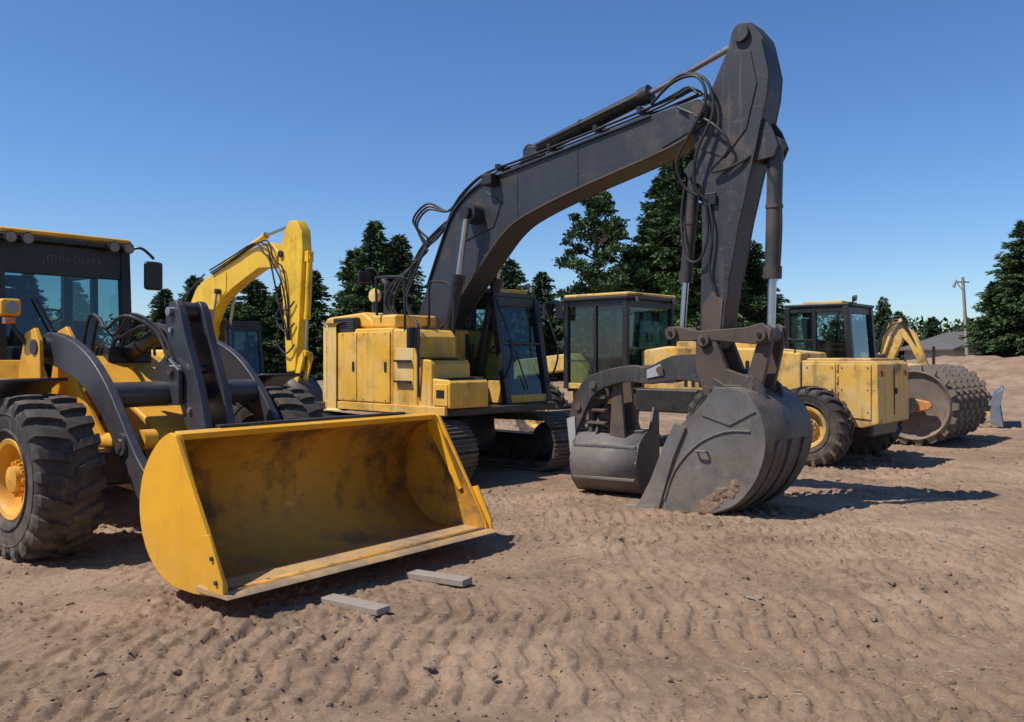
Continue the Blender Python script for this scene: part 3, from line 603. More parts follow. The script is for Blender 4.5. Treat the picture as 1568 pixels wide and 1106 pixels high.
prism(E,'arm_cyl_lug',BOOM,[(2.2,4.55),(2.3,4.72),(2.42,4.88),(2.52,4.86),(2.7,4.62)],-.1,.1)
hyd(E,'arm_cylinder',(2.42,0,4.80),(4.43,0,5.24),(5.80,0,5.62),.10,.045,BLK)
hyd(E,'bucket_cylinder',(6.16,0,4.28),(6.12,0,2.76),(6.10,0,2.08),.09,.05,STD)
hyd(E,'thumb_cylinder',(5.10,0,4.12),(4.97,0,2.78),(4.92,0,2.12),.075,.042,STD)
for s in (-1,1):
    prism(E,'linkage_bar',RST,[(4.84,2.04),(4.86,2.2),(5.0,2.2),(5.3,2.14),(5.9,2.17),(6.10,2.22),(6.22,2.14),(6.2,2.0),(6.05,1.97),(5.5,2.02),(5.0,2.02)],s*.22-.03,s*.22+.03)
    prism(E,'bucket_link',RST,[(6.18,2.12),(6.2,2.0),(6.08,1.5),(6.0,1.38),(5.88,1.4),(5.86,1.52),(6.0,1.95),(6.06,2.12)],s*.15-.035,s*.15+.035)
    prism(E,'coupler',RST,[(5.25,2.06),(5.50,2.06),(5.66,1.68),(6.05,1.56),(6.08,1.44),(5.95,1.3),(5.5,1.25),(5.35,1.4),(5.24,1.7)],s*.20-.04,s*.20+.04)
    for x,z in ((5.38,2.03),(5.95,1.45),(5.5,1.42),(6.1,2.08),(4.93,2.12)): cyl(E,'link_pin',RST,(x,s*.26,z),(x,s*.30,z),.075); bolts(E,'pin_bolt',BLK,[(x,s*.30,z)],(0,s,0),.03,.02)
    prism(E,'thumb_arm',STD,sm2([(5.55,1.78),(5.3,1.86),(4.9,1.84),(4.55,1.70),(4.3,1.72),(3.85,1.64),(3.55,1.52),(3.36,1.25),(3.25,.85)],3)+[(3.40,.80)]+sm2([(3.56,1.1),(3.75,1.36),(4.2,1.50),(4.6,1.48),(5.0,1.54),(5.4,1.5)],3),s*.19-.04,s*.19+.04,.012)
    prism(E,'thumb_brace',RST,[(3.9,.75),(3.95,1.5),(4.08,1.5),(4.15,.75)],s*.12-.025,s*.12+.025)
    prism(E,'thumb_wear_plate',WHT,[(4.55,1.55),(4.55,1.66),(4.75,1.74),(4.8,1.6)],s*.232,s*.245,.004)
prism(E,'thumb_tooth',WHT,[(3.26,.98),(3.40,1.02),(3.42,.62),(3.32,.52)],-.25,-.235,.004)
for x,z in ((4.75,1.66),(3.7,1.45),(3.45,1.15)): cyl(E,'thumb_cross_pin',RST,(x,-.26,z),(x,.26,z),.05)
for z in (.92,1.09,1.26): box(E,'thumb_crossplate',RST,3.42,3.85,-.18,.18,z,z+.04,.01)
box(E,'thumb_upright',RST,3.55,3.62,-.15,.15,.7,1.4,.02)
box(E,'coupler_body',RST,5.42,5.95,-.14,.14,1.30,1.62,.03)
# digging bucket
eb=empty('digging_bucket',(0,0,0),0,E)
shell(eb,'bucket_shell',STD,[(4.75,.01),(5.25,.0),(5.65,.03),(5.98,.18),(6.22,.50),(6.33,.88),(6.25,1.22),(6.0,1.44),(5.72,1.46)],-.60,.60,.03,5)
sd=[(4.70,-.01),(4.90,.30),(5.08,.72),(5.25,1.02),(5.45,1.18),(5.62,1.36)]+sm2([(5.72,1.48),(6.0,1.46),(6.24,1.24),(6.33,.9),(6.24,.52),(6.0,.19),(5.68,.03)],4)+[(5.25,-.01)]
for s in (-1,1):
    prism(eb,'side_plate',STL,sd,s*.60-.015,s*.60+.015,.005)
    prism(eb,'side_wear_strip',STL,[(4.66,-.015),(4.86,.33),(5.04,.75),(5.2,1.05),(5.35,1.0),(5.18,.62),(5.06,.25),(4.98,.0)],s*.615,s*.65,.008)
    prism(eb,'corner_plate',STL,[(5.55,1.15),(5.62,1.36),(5.72,1.48),(6.0,1.46),(6.22,1.22),(5.9,1.05)],s*.615,s*.632,.005)
    prism(eb,'ear',STD,[(5.45,1.2),(5.40,1.45),(5.5,1.58),(5.65,1.5),(5.85,1.5),(5.98,1.62),(6.12,1.5),(6.2,1.2)],s*.24-.03,s*.24+.03)
    rb=smoothpts([(5.05,0,.12),(5.2,0,.5),(5.5,0,.82),(5.85,0,.98),(6.15,0,1.0)],5)
    tube(eb,'side_rib',STL,[(p.x,s*.62,p.z) for p in rb],.014,1,6)
    tube(eb,'lift_eye',STL,[(5.5,s*.61,.72),(5.5,s*.68,.74),(5.62,s*.68,.74),(5.62,s*.61,.72)],.014,3,6)
for i in range(3):
    y=-.35+.35*i
    shell(eb,'wear_strap',STD,[(5.3,-.02),(5.66,.0),(6.01,.16),(6.25,.49),(6.365,.88)],y-.05,y+.05,.02,4)
mk(eb,'lip',STL,[(x,y,z) for x,z in ((4.60,-.01),(4.62,.015),(4.95,.04),(4.95,-.01)) for y in (-.66,.66)],[(0,1,3,2),(2,3,5,4),(4,5,7,6),(6,7,1,0),(0,2,4,6),(1,7,5,3)],.003)
mv=[];mf=[]
rg=np.random.default_rng(4)
for k in range(70):
    s_=rg.uniform(.015,.045); c_=np.array([rg.uniform(5.55,5.98),-.617,0]); c_[2]=max(.05,.10+(c_[0]-5.62)*.75+rg.uniform(-.06,.08)); o=len(mv)
    mv+= [tuple(p) for p in IV*rg.uniform(.7,1.2,(len(IV),1))*s_*np.array([1.2,.25,1.2])+c_]; mf+=[tuple(j+o for j in q) for q in IF]
mk(eb,'caked_mud',DIRT,mv,mf,0,True,80)
# clam bucket opposite
tb=empty('clam_bucket',(3.86,.06,0),R(-77.8),E)
pf=[(-.38,.12),(-.1,.03),(.18,.05),(.38,.22),(.44,.46),(.34,.68),(.12,.80),(-.05,.82)]
shell(tb,'shell',STL,pf,-.46,.46,.03,5)
for s in (-1,1): prism(tb,'side',STD,[(-.42,.11),(-.1,.015),(.2,.035),(.40,.21),(.46,.46),(.36,.70),(.12,.83),(-.05,.85),(-.2,1.15),(-.38,1.1)],s*.46-.015,s*.46+.015,.005)
for z0,x0 in ((.24,.40),(.66,.37)): box(tb,'rib',STL,x0-.02,x0+.03,-.44,.44,z0-.02,z0+.02,.008)
box(tb,'top_plate',STD,-.12,.12,-.44,.44,.82,.86,.01)
for y in (-.2,.05): prism(tb,'lug',STD,[(-.2,.8),(.2,.8),(.12,1.05),(-.1,1.2)],y-.02,y+.02)
def hose(pts,r=.02,mat=HOS): tube(E,'hydraulic_hose',mat,pts,r,6,8)
top=[(.8,3.88),(1.05,4.25),(1.48,4.52),(1.9,4.62),(2.3,4.67),(3.4,4.82),(4.5,4.99)]
for i,y in enumerate((-.19,-.13,-.07,.07,.13)):
    hose([(x,y,z+.02*(i%2)) for x,z in top]+[(4.9,y,5.08),(5.15,y*1.3,5.12),(5.3,y*1.5,5.0)],.016)
    hose([(.3,y-.15,2.3),(.1-.1*i,y-.2,2.7),(.15-.06*i,y-.15,3.0+.12*i),(.4,y-.1,3.5+.1*i),(.62,y,3.72+.08*i),(.8,y,3.88)],.021)
for i in range(3):
    hose([(.5,-.3,3.5+.1*i),(.3-.05*i,-.35,3.9+.05*i),(.5,-.3,4.15+.05*i),(.85,-.2,4.1),(1.1,-.18,4.3)],.018)
    hose([(.2,-.3,2.2),(-.2-.1*i,-.4,2.6),(-.1-.1*i,-.38,3.0),(.15,-.3,3.3),(.42,-.25,3.5)],.02)
hose([(4.6,-.22,5.02),(4.95,-.26,5.22),(5.3,-.3,5.2),(5.42,-.3,4.9),(5.2,-.32,4.5),(5.02,-.3,4.2),(5.1,-.24,3.9),(5.35,-.2,3.75)],.02)
hose([(4.6,-.18,5.05),(5.0,-.2,5.3),(5.4,-.27,5.15),(5.5,-.27,4.75),(5.3,-.3,4.3),(5.25,-.26,3.9),(5.4,-.2,3.7)],.02)
hose([(5.0,-.24,4.9),(5.5,-.28,4.6),(5.7,-.25,4.3),(5.45,-.24,4.05),(5.8,-.2,4.1),(6.1,-.12,4.3)],.018)
hose([(5.35,-.2,3.75),(5.4,-.22,3.3),(5.3,-.24,3.0),(5.1,-.2,3.05),(4.98,-.12,3.5),(5.0,-.08,3.95)],.017)
hose([(5.4,-.2,3.7),(5.47,-.22,3.35),(5.42,-.22,2.9),(5.5,-.2,2.6)],.015)
hose([(6.1,-.12,4.0),(6.26,-.1,3.6),(6.25,-.08,3.0),(6.2,-.05,2.8)],.015)
tube(E,'steel_line',BLK,[(2.6,-.12,4.86),(3.4,-.12,5.02),(4.3,-.12,5.2)],.014)
for x,z in ((1.9,4.62),(2.9,4.75),(3.7,4.87),(4.4,4.98)): box(E,'hose_clamp',BLK,x-.03,x+.03,-.21,.16,z-.03,z+.06,.005)
box(E,'hose_junction',BLK,5.35,5.5,-.21,-.181,3.65,3.8,.01)

# ------------------------------------------------------------------ MOTOR GRADER (rear towards camera)
G=empty('motor_grader',(5.87,14.9,0),HE)
for s in (-1,1):
    for x in (-.15,-1.72): wheel(G,'rear_wheel',(x,s*1.2,.66),.68,.44,.32,YOL,s,20,'chev',.14)
    wheel(G,'front_wheel',(-6.1,s*1.1,.64),.66,.42,.32,YOL,s,20,'chev',.12)
    prism(G,'tandem_case',BLK,[(-1.85,.5),(-1.85,.8),(-.95,.95),(0,.8),(0,.5),(-.95,.4)],s*.86-.07,s*.86+.07,.03)
box(G,'rear_axle',BLK,-1.1,-.75,-.85,.85,.5,.85,.04)
prism(G,'engine_hood',YOL,[(-3.9,1.0),(-3.9,1.95),(-3.3,2.03),(-1.4,1.98),(-.57,1.90),(-.57,.95)],-.58,.58,.05)
box(G,'radiator_gap',BLK,-.57,-.42,-.62,.52,.9,1.72,.01)
prism(G,'rear_box',YOL,[(-.42,.78),(-.42,1.76),(.76,1.76),(.84,1.70),(.86,.74),(.6,.66)],-.90,.60,.02)
prism(G,'rear_door_left',YOL,[(-.37,.86),(-.37,1.70),(.16,1.70),(.16,.86)],-.922,-.902,.008)
prism(G,'rear_door_right',YOL,[(.22,.84),(.22,1.70),(.74,1.70),(.74,.80)],-.922,-.902,.008)
box(G,'rear_box_lid',YOL,-.36,.72,-.84,.54,1.762,1.80,.015)
bolts(G,'door_bolts',BLK,[(x,-.922,z) for x in (-.32,.11,.27,.69) for z in (.92,1.28,1.64)],(0,-1,0),.012,.008)
box(G,'door_handle',BLK,.05,.13,-.94,-.922,1.2,1.26,.004)
for z in (.95,1.2,1.45,1.65): cyl(G,'box_hinge',YOL,(.19,-.915,z-.05),(.19,-.915,z+.05),.018)
box(G,'tail_lamp',RED,.855,.88,-.75,-.65,1.5,1.6,.01); box(G,'tail_lamp',RED,.855,.88,.4,.5,1.5,1.6,.01)
prism(G,'rear_door_seam',BLK,[(.855,.85),(.868,.85),(.866,1.68),(.853,1.68)],-.17,-.15,.002)
box(G,'rear_door_latch',BLK,.86,.885,-.12,-.05,1.2,1.3,.004)
box(G,'rear_bumper',BLK,-.2,.7,-.7,.5,.5,.72,.04)
prism(G,'hood_step',YOL,[(-3.2,1.9),(-1.3,1.95),(-1.3,2.06),(-1.6,2.12),(-3.0,2.16),(-3.2,2.12)],-.4,.4,.04)
for i in range(10): box(G,'side_louvre',BLK,-2.9+i*.16,-2.83+i*.16,-.592,-.58,1.25,1.75,.002)
cyl(G,'exhaust',BLK,(-2.2,.1,2.1),(-2.2,.1,2.6),.05); cyl(G,'precleaner',BLK,(-1.7,-.2,2.0),(-1.7,-.2,2.3),.09)
tube(G,'handrail',BLK,[(-1.2,-.56,1.9),(-1.2,-.6,2.15),(-.7,-.6,2.12),(-.7,-.56,1.88)],.014,3)
cb=cab(G,-5.55,-4.05,-.88,.80,1.15,2.98,BLK,YOL,.12,.0,-4.8,YOL,.14,pw=1.3,header=.05)
for y in (-.75,.65): worklight(cb,(-3.88,y,2.98),.07)
for s,y in ((-1,-.88),(1,.8)):
    tube(cb,'mirror_arm',BLK,[(-5.5,y,2.9),(-5.7,y+s*.25,2.95),(-5.75,y+s*.4,2.9)],.016); box(cb,'mirror',BLK,-5.8,-5.72,y+s*.42-.1,y+s*.42+.1,2.6,2.95,.02)
box(G,'cab_base',YOL,-5.6,-3.9,-.7,.65,.85,1.08,.03)
prism(G,'front_frame',YOL,[(-5.4,1.0),(-5.4,1.35),(-6.0,1.9),(-7.6,1.75),(-8.3,1.3),(-8.3,.8),(-7.9,.8),(-7.6,1.35),(-6.2,1.5),(-5.8,1.0)],-.18,.18,.03)
box(G,'front_axle',BLK,-6.2,-6.0,-1.0,1.0,.55,.75,.03)
shell(G,'blade',STL,[(-5.4,.08),(-5.48,.3),(-5.46,.55),(-5.35,.72)],-1.7,1.7,.03,4)
box(G,'circle',BLK,-5.9,-4.6,-.5,.5,.72,.82,.03); box(G,'side_tank',BLK,-3.8,-2.4,-.95,-.6,.75,1.2,.04); box(G,'side_tank',BLK,-3.8,-2.4,.6,.95,.75,1.2,.04)

# ------------------------------------------------------------------ SMALL EXCAVATOR
S=empty('mini_excavator',(-8.47,23.0,0),HE)
for s in (-1,1): crawler(S,'crawler_track',s*.95,3.4,.8,.5,36)
prism(S,'carbody',BLK,[(-.7,.3),(.7,.3),(.6,.8),(-.6,.8)],-.7,.7)
cyl(S,'slew_ring',BLK,(0,0,.75),(0,0,.95),.5)
prismz(S,'house',YSM,[(-1.5,-.8),(-1.2,-1.15),(1.3,-1.15),(1.3,.1),(.1,.1),(.1,1.15),(-1.2,1.15),(-1.5,.8)],.95,2.0,.07)
cab(S,-.2,1.4,.15,1.1,1.0,2.62,BLK,BLK,.3,.25,.6,YSM,.05)
sb=[(-.1,1.5),(-.2,2.4)]+sm2([(-.35,3.0),(-.1,3.4),(.55,3.86),(3.24,4.54),(3.85,4.50)],3)+[(4.1,4.3),(3.85,3.95)]+sm2([(3.2,3.98),(1.54,3.36),(.9,2.7),(.75,1.9)],3)+[(.4,1.4)]
prism(S,'boom',YSM,sb,-.15,.15,.02)
prism(S,'arm',YSM,[(4.35,4.85),(4.5,5.0),(4.8,4.98),(5.0,4.75),(5.05,4.3),(4.92,2.6),(4.75,1.5),(4.4,1.45),(4.25,3.0),(4.05,4.0),(4.08,4.35)],-.13,.13,.02)
hyd(S,'arm_cylinder',(1.5,0,4.25),(3.3,0,4.78),(4.45,0,4.92),.07,.035,YSM)
hyd(S,'bucket_cylinder',(5.15,0,4.1),(5.05,0,2.7),(5.0,0,1.9),.07,.035,YSM)
box(S,'boom_lug',YSM,1.3,1.7,-.08,.08,4.05,4.3,.02); box(S,'arm_lug',YSM,4.9,5.2,-.08,.08,4.0,4.25,.02)
for s in (-1,1):
    cyl(S,'pin',BLK,(4.2,s*.14,4.25),(4.2,s*.19,4.25),.08); cyl(S,'pin',BLK,(1.4,s*.14,3.5),(1.4,s*.30,3.5),.07)
    hyd(S,'boom_cylinder',(.7,s*.25,1.2),(1.1,s*.25,2.4),(1.4,s*.25,3.5),.06,.035,YSM)
    prism(S,'link',YSM,[(5.05,1.95),(5.1,1.8),(4.85,1.2),(4.7,1.25),(4.9,1.8)],s*.12-.02,s*.12+.02)
    prism(S,'boom_plate',YSM,[(1.2,3.2),(1.2,3.9),(1.7,4.0),(1.7,3.5)],s*.15,s*.165,.004)
shell(S,'bucket',STD,[(3.9,.35),(4.2,.25),(4.7,.3),(5.05,.6),(5.05,1.0),(4.8,1.25),(4.5,1.3)],-.4,.4,.03)
for s in (-1,1): prism(S,'bucket_side',STD,[(3.9,.33),(4.3,.24),(4.75,.3),(5.08,.6),(5.08,1.0),(4.8,1.3),(4.45,1.32),(4.2,.9)],s*.4-.012,s*.4+.012)
for i,y in enumerate((-.17,-.21,.17,-.24)):
    tube(S,'hose',HOS,[(1.0,y,3.98+.03*i),(2.2,y,4.30+.02*i),(3.2,y,4.58),(3.8,y*1.4,4.56-.1*i),(4.05,y*1.5,4.1),(4.35,y*1.2,3.9-.3*i),(4.5,y,3.2-.2*i),(4.6,y,2.2)],.020)
for k in range(3): tube(S,'hose',HOS,[(4.3,-.2,3.6-.5*k),(4.15,-.25,3.2-.5*k),(4.5,-.22,2.9-.5*k),(4.8,-.18,3.1-.5*k)],.02)
tube(S,'hose',HOS,[(-.2,-.2,3.1),(-.4,-.2,3.4),(-.1,-.18,3.65),(.6,-.17,4.0)],.02)

# ------------------------------------------------------------------ SOIL COMPACTOR with pad-foot drum
D=empty('soil_compactor',(9.0,17.8,0),HE)
def padfoot(parent,c,rad,w,rows,cols,name):
    e=empty(name,c,0,parent)
    lathe(e,'drum_shell',DRM,[(.08,-w/2+.12),(rad-.1,-w/2+.08),(rad-.02,-w/2),(rad,-w/2+.03),(rad,w/2-.03),(rad-.02,w/2),(rad-.1,w/2-.08),(.08,w/2-.12)],(0,0,0),56)
    LL=[]
    for j in range(rows):
        y=-w/2+(j+.5)*w/rows
        for i in range(cols):
            th=2*math.pi*(i+.5*(j%2))/cols; M=Matrix.Rotation(-th,3,'Y')
            vv=[]
            for X_,k in ((rad-.01,1.0),(rad+.11,.66)):
                for yy in (-1,1):
                    for zz in (-1,1): vv.append(M@Vector((X_,yy*.075*k,zz*.085*k))+Vector((0,y,0)))
            LL.append((vv,FB))
    V,F=joinv(LL); mk(e,'drum_pads',DRM,V,F,0,False)
    return e
padfoot(D,(-.25,.35,.83),.71,2.7,12,17,'padfoot_drum')
for s,y in ((-1,-1.13),(1,1.83)):
    prism(D,'drum_yoke',YOL if s>0 else ORG,[(-1.75,.66),(-1.75,1.0),(-.3,1.0),(.1,.93),(.16,.84),(.1,.76),(-.3,.68)],y-.06,y+.06,.03)
    cyl(D,'yoke_hub',BLK,(-.25,y-.1,.84),(-.25,y+.1,.84),.16)
box(D,'yoke_rear',YOL,-1.75,-1.5,-1.05,1.75,.6,1.1,.04)
box(D,'articulation',BLK,-2.3,-1.76,-.3,.3,.6,1.2,.05)
prism(D,'rear_body',YOL,[(-5.2,.7),(-5.2,1.6),(-4.9,1.75),(-3.2,1.75),(-1.9,1.5),(-1.9,.7)],-.75,.75,.05)
cab(D,-3.05,-1.6,-.68,.68,1.45,2.92,BLK,YOL,.28,.12,-2.4,BLK,.10,roofin=.6,pw=1.5,header=.05)
for s in (-1,1):
    wheel(D,'rear_wheel',(-3.9,s*1.0,.72),.75,.5,.34,YOL,s,20,'chev',.1)
    tube(D,'cab_lamp_stalk',BLK,[(-1.6,s*.75,2.9),(-1.5,s*.85,3.05)],.02); worklight(D,(-1.45,s*.85,3.07),.07)
cyl(D,'exhaust',BLK,(-4.2,.2,1.75),(-4.2,.2,2.3),.05)
# bulldozer with blue blade
D2=empty('bulldozer',(13.0,22.6,0),R(-30))
de=empty('chassis',(-2.4,0,0),0,D2)
for s in (-1,1): crawler(de,'crawler_track',s*.95,2.8,.9,.5,32)
prism(D2,'engine_hood',YOL,[(-2.3,.6),(-2.3,1.65),(-1.2,1.5),(-1.0,1.4),(-1.0,.6)],-.42,.42,.05)
prism(D2,'rear_body',YOL,[(-3.8,.6),(-3.8,1.5),(-3.4,1.65),(-2.3,1.4),(-2.3,.6)],-.65,.65,.05)
box(D2,'seat',BLK,-3.2,-2.8,-.3,.3,1.5,1.9,.05); box(D2,'console',BLK,-2.4,-2.3,-.3,.3,1.5,1.85,.03)
shell(D2,'blade',BLU,[(.05,.02),(-.12,.3),(-.18,.55),(-.10,.8),(.06,1.0)],-1.30,1.30,.05)
for s in (-1,1):
    prism(D2,'blade_end',BLU,[(.07,.02),(-.2,.1),(-.25,.55),(-.16,.85),(.08,1.02),(.0,.55)],s*1.32-.02,s*1.32+.02)
    prism(D2,'push_arm',YOL,[(-2.8,.3),(-2.8,.55),(-.2,.6),(-.2,.3)],s*1.28-.06,s*1.28+.06)
    hyd(D2,'lift_cylinder',(-1.2,s*.4,1.5),(-.7,s*.4,1.0),(-.2,s*.4,.7),.05,.03,BLK)
cyl(D2,'exhaust',BLK,(-1.6,.1,1.55),(-1.6,.1,2.1),.04)
# backhoe
B=empty('backhoe_loader',(11.0,26.0,0),R(-42))
for s in (-1,1):
    wheel(B,'rear_wheel',(-1.0,s*.95,.72),.74,.42,.36,YOL,s,18,'chev',.1); wheel(B,'front_wheel',(-3.2,s*.9,.48),.50,.3,.24,YOL,s,16,'chev',.08)
prism(B,'body',YOL,[(-3.9,.7),(-3.9,1.6),(-2.2,1.75),(-2.0,1.4),(-.2,1.4),(.1,1.2),(.1,.6)],-.4,.4,.04)
prism(B,'backhoe_boom',YOL,[(.1,1.0),(.3,.9),(.95,2.3),(.85,2.8),(.6,2.88),(.4,2.5)],-.11,.11,.03)
prism(B,'backhoe_dipper',YOL,[(.5,2.82),(.85,2.88),(1.3,2.5),(1.7,1.4),(1.5,1.35),(1.1,2.2)],-.09,.09,.03)
box(B,'fender',YOL,-1.8,-.3,-1.1,-.7,1.45,1.55,.03); box(B,'fender',YOL,-1.8,-.3,.7,1.1,1.45,1.55,.03)
box(B,'operator_seat',BLK,-1.2,-.8,-.25,.25,1.4,2.0,.05); cyl(B,'steering_column',BLK,(-1.7,0,1.4),(-1.6,0,2.1),.03)
prism(B,'stabiliser',YOL,[(-.1,.7),(.1,.7),(.15,1.9),(-.05,1.95)],-.75,-.62); prism(B,'stabiliser',YOL,[(-.1,.7),(.1,.7),(.15,1.9),(-.05,1.95)],.62,.75)
hyd(B,'boom_cylinder',(.2,.16,1.3),(.5,.16,2.0),(.8,.16,2.5),.06,.035,YOL); hyd(B,'dipper_cylinder',(.4,-.15,1.8),(.6,-.15,2.4),(.9,-.15,2.9),.05,.03,YOL)
for k in range(3): tube(B,'hose',HOS,[(.1,-.15,1.2),(.25,-.2,1.9+.1*k),(.5,-.18,2.6+.1*k),(.9,-.15,2.8+.1*k),(1.3,-.13,2.2)],.018)
shell(B,'backhoe_bucket',STD,[(1.1,.9),(1.3,.7),(1.7,.75),(1.85,1.1),(1.7,1.4)],-.3,.3,.03)
for s in (-1,1): prism(B,'backhoe_bucket_side',STD,[(1.1,.9),(1.3,.7),(1.7,.75),(1.85,1.1),(1.7,1.4),(1.4,1.3)],s*.3-.01,s*.3+.01)
prism(B,'loader_arm',YOL,[(-2.2,1.3),(-2.2,1.5),(-4.4,.7),(-4.4,.5)],-.75,-.65); prism(B,'loader_arm',YOL,[(-2.2,1.3),(-2.2,1.5),(-4.4,.7),(-4.4,.5)],.65,.75)
shell(B,'loader_bucket',YOL,[(-5.1,.1),(-4.6,.08),(-4.35,.35),(-4.45,.8)],-1.0,1.0,.03)

# distant house
HS=empty('house',(38.3,70,0),R(12))
box(HS,'walls',WAL,-4.5,4.5,-3,3,0,2.4,.02)
prism(HS,'roof',RUF,[(-5,2.4),(0,3.9),(5,2.4),(5,2.25),(-5,2.25)],-3.4,3.4,.02)
for x in (-3,-.6,2): box(HS,'window',BLK,x,x+1.1,-3.03,-2.99,1.0,1.9,.01)
box(HS,'door',RST,.8,1.6,-3.03,-2.99,0,2.0,.01)

# ------------------------------------------------------------------ TREES
def leafmat(name,c0,c1):
    m,nt,b=newmat(name); tc=nt.nodes.new('ShaderNodeTexCoord')
    nt.links.new(mix(nt,ramp(nt,noise(nt,tc.outputs['Object'],.9,6,.7),.35,.65),c0,c1),b.inputs['Base Color']); b.inputs['Roughness'].default_value=.8
    b.inputs['Specular IOR Level'].default_value=.2
    return m
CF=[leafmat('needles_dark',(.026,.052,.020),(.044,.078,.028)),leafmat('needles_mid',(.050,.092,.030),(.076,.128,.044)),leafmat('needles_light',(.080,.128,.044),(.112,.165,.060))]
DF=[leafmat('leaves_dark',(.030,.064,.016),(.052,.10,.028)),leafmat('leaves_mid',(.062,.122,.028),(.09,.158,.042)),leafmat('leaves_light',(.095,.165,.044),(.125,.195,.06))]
BARK=simple('bark',(.10,.07,.05),.95)
def finish(name,V,F,MI,mats):
    me=bpy.data.meshes.new(name); me.from_pydata(V,[],F)
    for m in mats: me.materials.append(m)
    me.polygons.foreach_set('material_index',np.array(MI,dtype=np.int32)); me.update(); return me
def add_tuft(V,F,MI,p,d,size,mi,wd=.45):
    d=d.normalized(); s=Vector(rng.normal(size=3)); s=(s-d*s.dot(d)); s.normalize()
    o=len(V); w=size*wd
    V+= [tuple(p-s*w*.5),tuple(p+d*size*.55-s*w*.45),tuple(p+d*size),tuple(p+d*size*.45+s*w*.5)]
    F.append((o,o+1,o+2,o+3)); MI.append(mi)
def vnscalar(a,seed): return float(vn(np.array([a]),np.array([seed*3.7]),seed)[0])
def conifer(name,Hh,Rr,seed,shape=.85,gap=.12,base=.06,nb=250,irreg=.3):
    global rng
    rng=np.random.default_rng(seed); V=[];F=[];MI=[]
    P=[Vector((.06*math.sin(i*1.3+seed),.06*math.cos(i*1.7),Hh*i/8)) for i in range(9)]
    v,f=ringgeo(P,[.22*(1-i/8.3)+.01 for i in range(9)],8); V+=[tuple(p) for p in v]; F+=f; MI+=[3]*len(f)
    for i in range(nb):
        u=(i+rng.random())/nb; h=Hh*(base+(1-base)*u)
        if vnscalar(h*1.3,seed)<gap: continue
        az=rng.uniform(0,6.28)
        lob=1+irreg*math.sin(3*az+seed+h*1.1)*.5+irreg*(vnscalar(h*2.1+az*1.2,seed+9)-.5)*1.4
        Lb=(Rr*(1-u)**shape*min(1,(.6+u*3.0)))*lob*rng.uniform(.65,1.12)+.15
        dr=.25-.65*(1-u)+rng.uniform(-.1,.1)
        d=Vector((math.cos(az),math.sin(az),dr*.6)).normalized()
        n=max(3,int(Lb/.15))
        o=len(V); bv,bf=ringgeo([Vector((0,0,h)),Vector((0,0,h))+d*Lb*.8],[.03,.008],3,False); V+=[tuple(p) for p in bv]; F+=[tuple(j+o for j in q) for q in bf]; MI+=[3]*len(bf)
        for k in range(n):
            t=(k+.7)/n; p=Vector((0,0,h))+d*Lb*t; p.z-=.10*Lb*t*t*.8
            wid=.55*(1-t*.6)*min(1,Lb*.6)
            for q in range(6):
                lat=Vector((-math.sin(az),math.cos(az),0))*rng.uniform(-1,1)*wid
                dd=d*rng.uniform(.2,1)+lat*1.2+Vector((0,0,rng.uniform(-.6,.2)))
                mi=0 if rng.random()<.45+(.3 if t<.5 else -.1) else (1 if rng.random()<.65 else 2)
                add_tuft(V,F,MI,p+lat*.6+Vector((0,0,rng.uniform(-.16,.08))),dd,rng.uniform(.18,.42),mi,.42)
    for k in range(14): add_tuft(V,F,MI,Vector((0,0,Hh-.05*k)),Vector((rng.normal()*.3,rng.normal()*.3,1)),.3,1,.25)
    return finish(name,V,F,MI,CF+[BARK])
def decid(name,Hh,Rr,seed,mats,nclump=70,lf=90,trunk=.3,ls=.2,crn=(.4,.85)):
    global rng
    rng=np.random.default_rng(seed); V=[];F=[];MI=[]
    P=[Vector((.1*math.sin(i+seed),.1*math.cos(i*1.4),Hh*.8*i/6)) for i in range(7)]
    v,f=ringgeo(P,[.24*(1-i/6.5)+.01 for i in range(7)],8); V+=[tuple(p) for p in v]; F+=f; MI+=[3]*len(f)
    for i in range(nclump):
        u=rng.random(); h=Hh*(trunk+(.97-trunk)*u); prof=math.sin(math.pi*min(1,.16+.80*u))**.7
        az=rng.uniform(0,6.28); rr=Rr*prof*rng.uniform(.2,1.02)*(1+.22*math.sin(2*az+seed))
        c=Vector((rr*math.cos(az),rr*math.sin(az),h)); cr=rng.uniform(*crn)*(1-.35*u)
        o=len(V); st=Vector((0,0,max(Hh*.15,h-rr*.7))); bv,bf=ringgeo([st,(st+c)/2+Vector((0,0,-.1)),c],[.06,.035,.012],4,False); V+=[tuple(p) for p in bv]; F+=[tuple(j+o for j in q) for q in bf]; MI+=[3]*len(bf)
        tone=rng.random()
        for k in range(lf):
            d=Vector(rng.normal(size=3)).normalized(); p=c+Vector((d.x,d.y,d.z*.65))*cr*rng.random()**.4
            mi=(2 if (d.z>.2 and rng.random()<.6) else 1) if rng.random()<.35+.4*tone else 0  # lightest green only on upper leaves: lit side put into the colour
            add_tuft(V,F,MI,p,Vector(rng.normal(size=3)),rng.uniform(.6,1.3)*ls,mi,.7)
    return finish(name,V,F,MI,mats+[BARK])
A=conifer('fir_a',12,2.7,11,.75,.10,.05,410,.45); Bm=conifer('fir_b',12,2.5,23,.7,.12,.04,380,.5); Cm=conifer('fir_c',14,3.1,37,.65,.12,.05,470,.55)
PN=decid('pine_mesh',12.9,2.6,5,CF,150,108,.12,.25); DM=decid('broadleaf_mesh',9,2.4,8,DF,120,110,.12,.22); DM2=decid('broadleaf_mesh_b',7,2.8,19,[CF[0],CF[1],DF[0]],110,100,.06,.22)
HT={A.name:12,Bm.name:12,Cm.name:14,PN.name:12.9,DM.name:9,DM2.name:7}
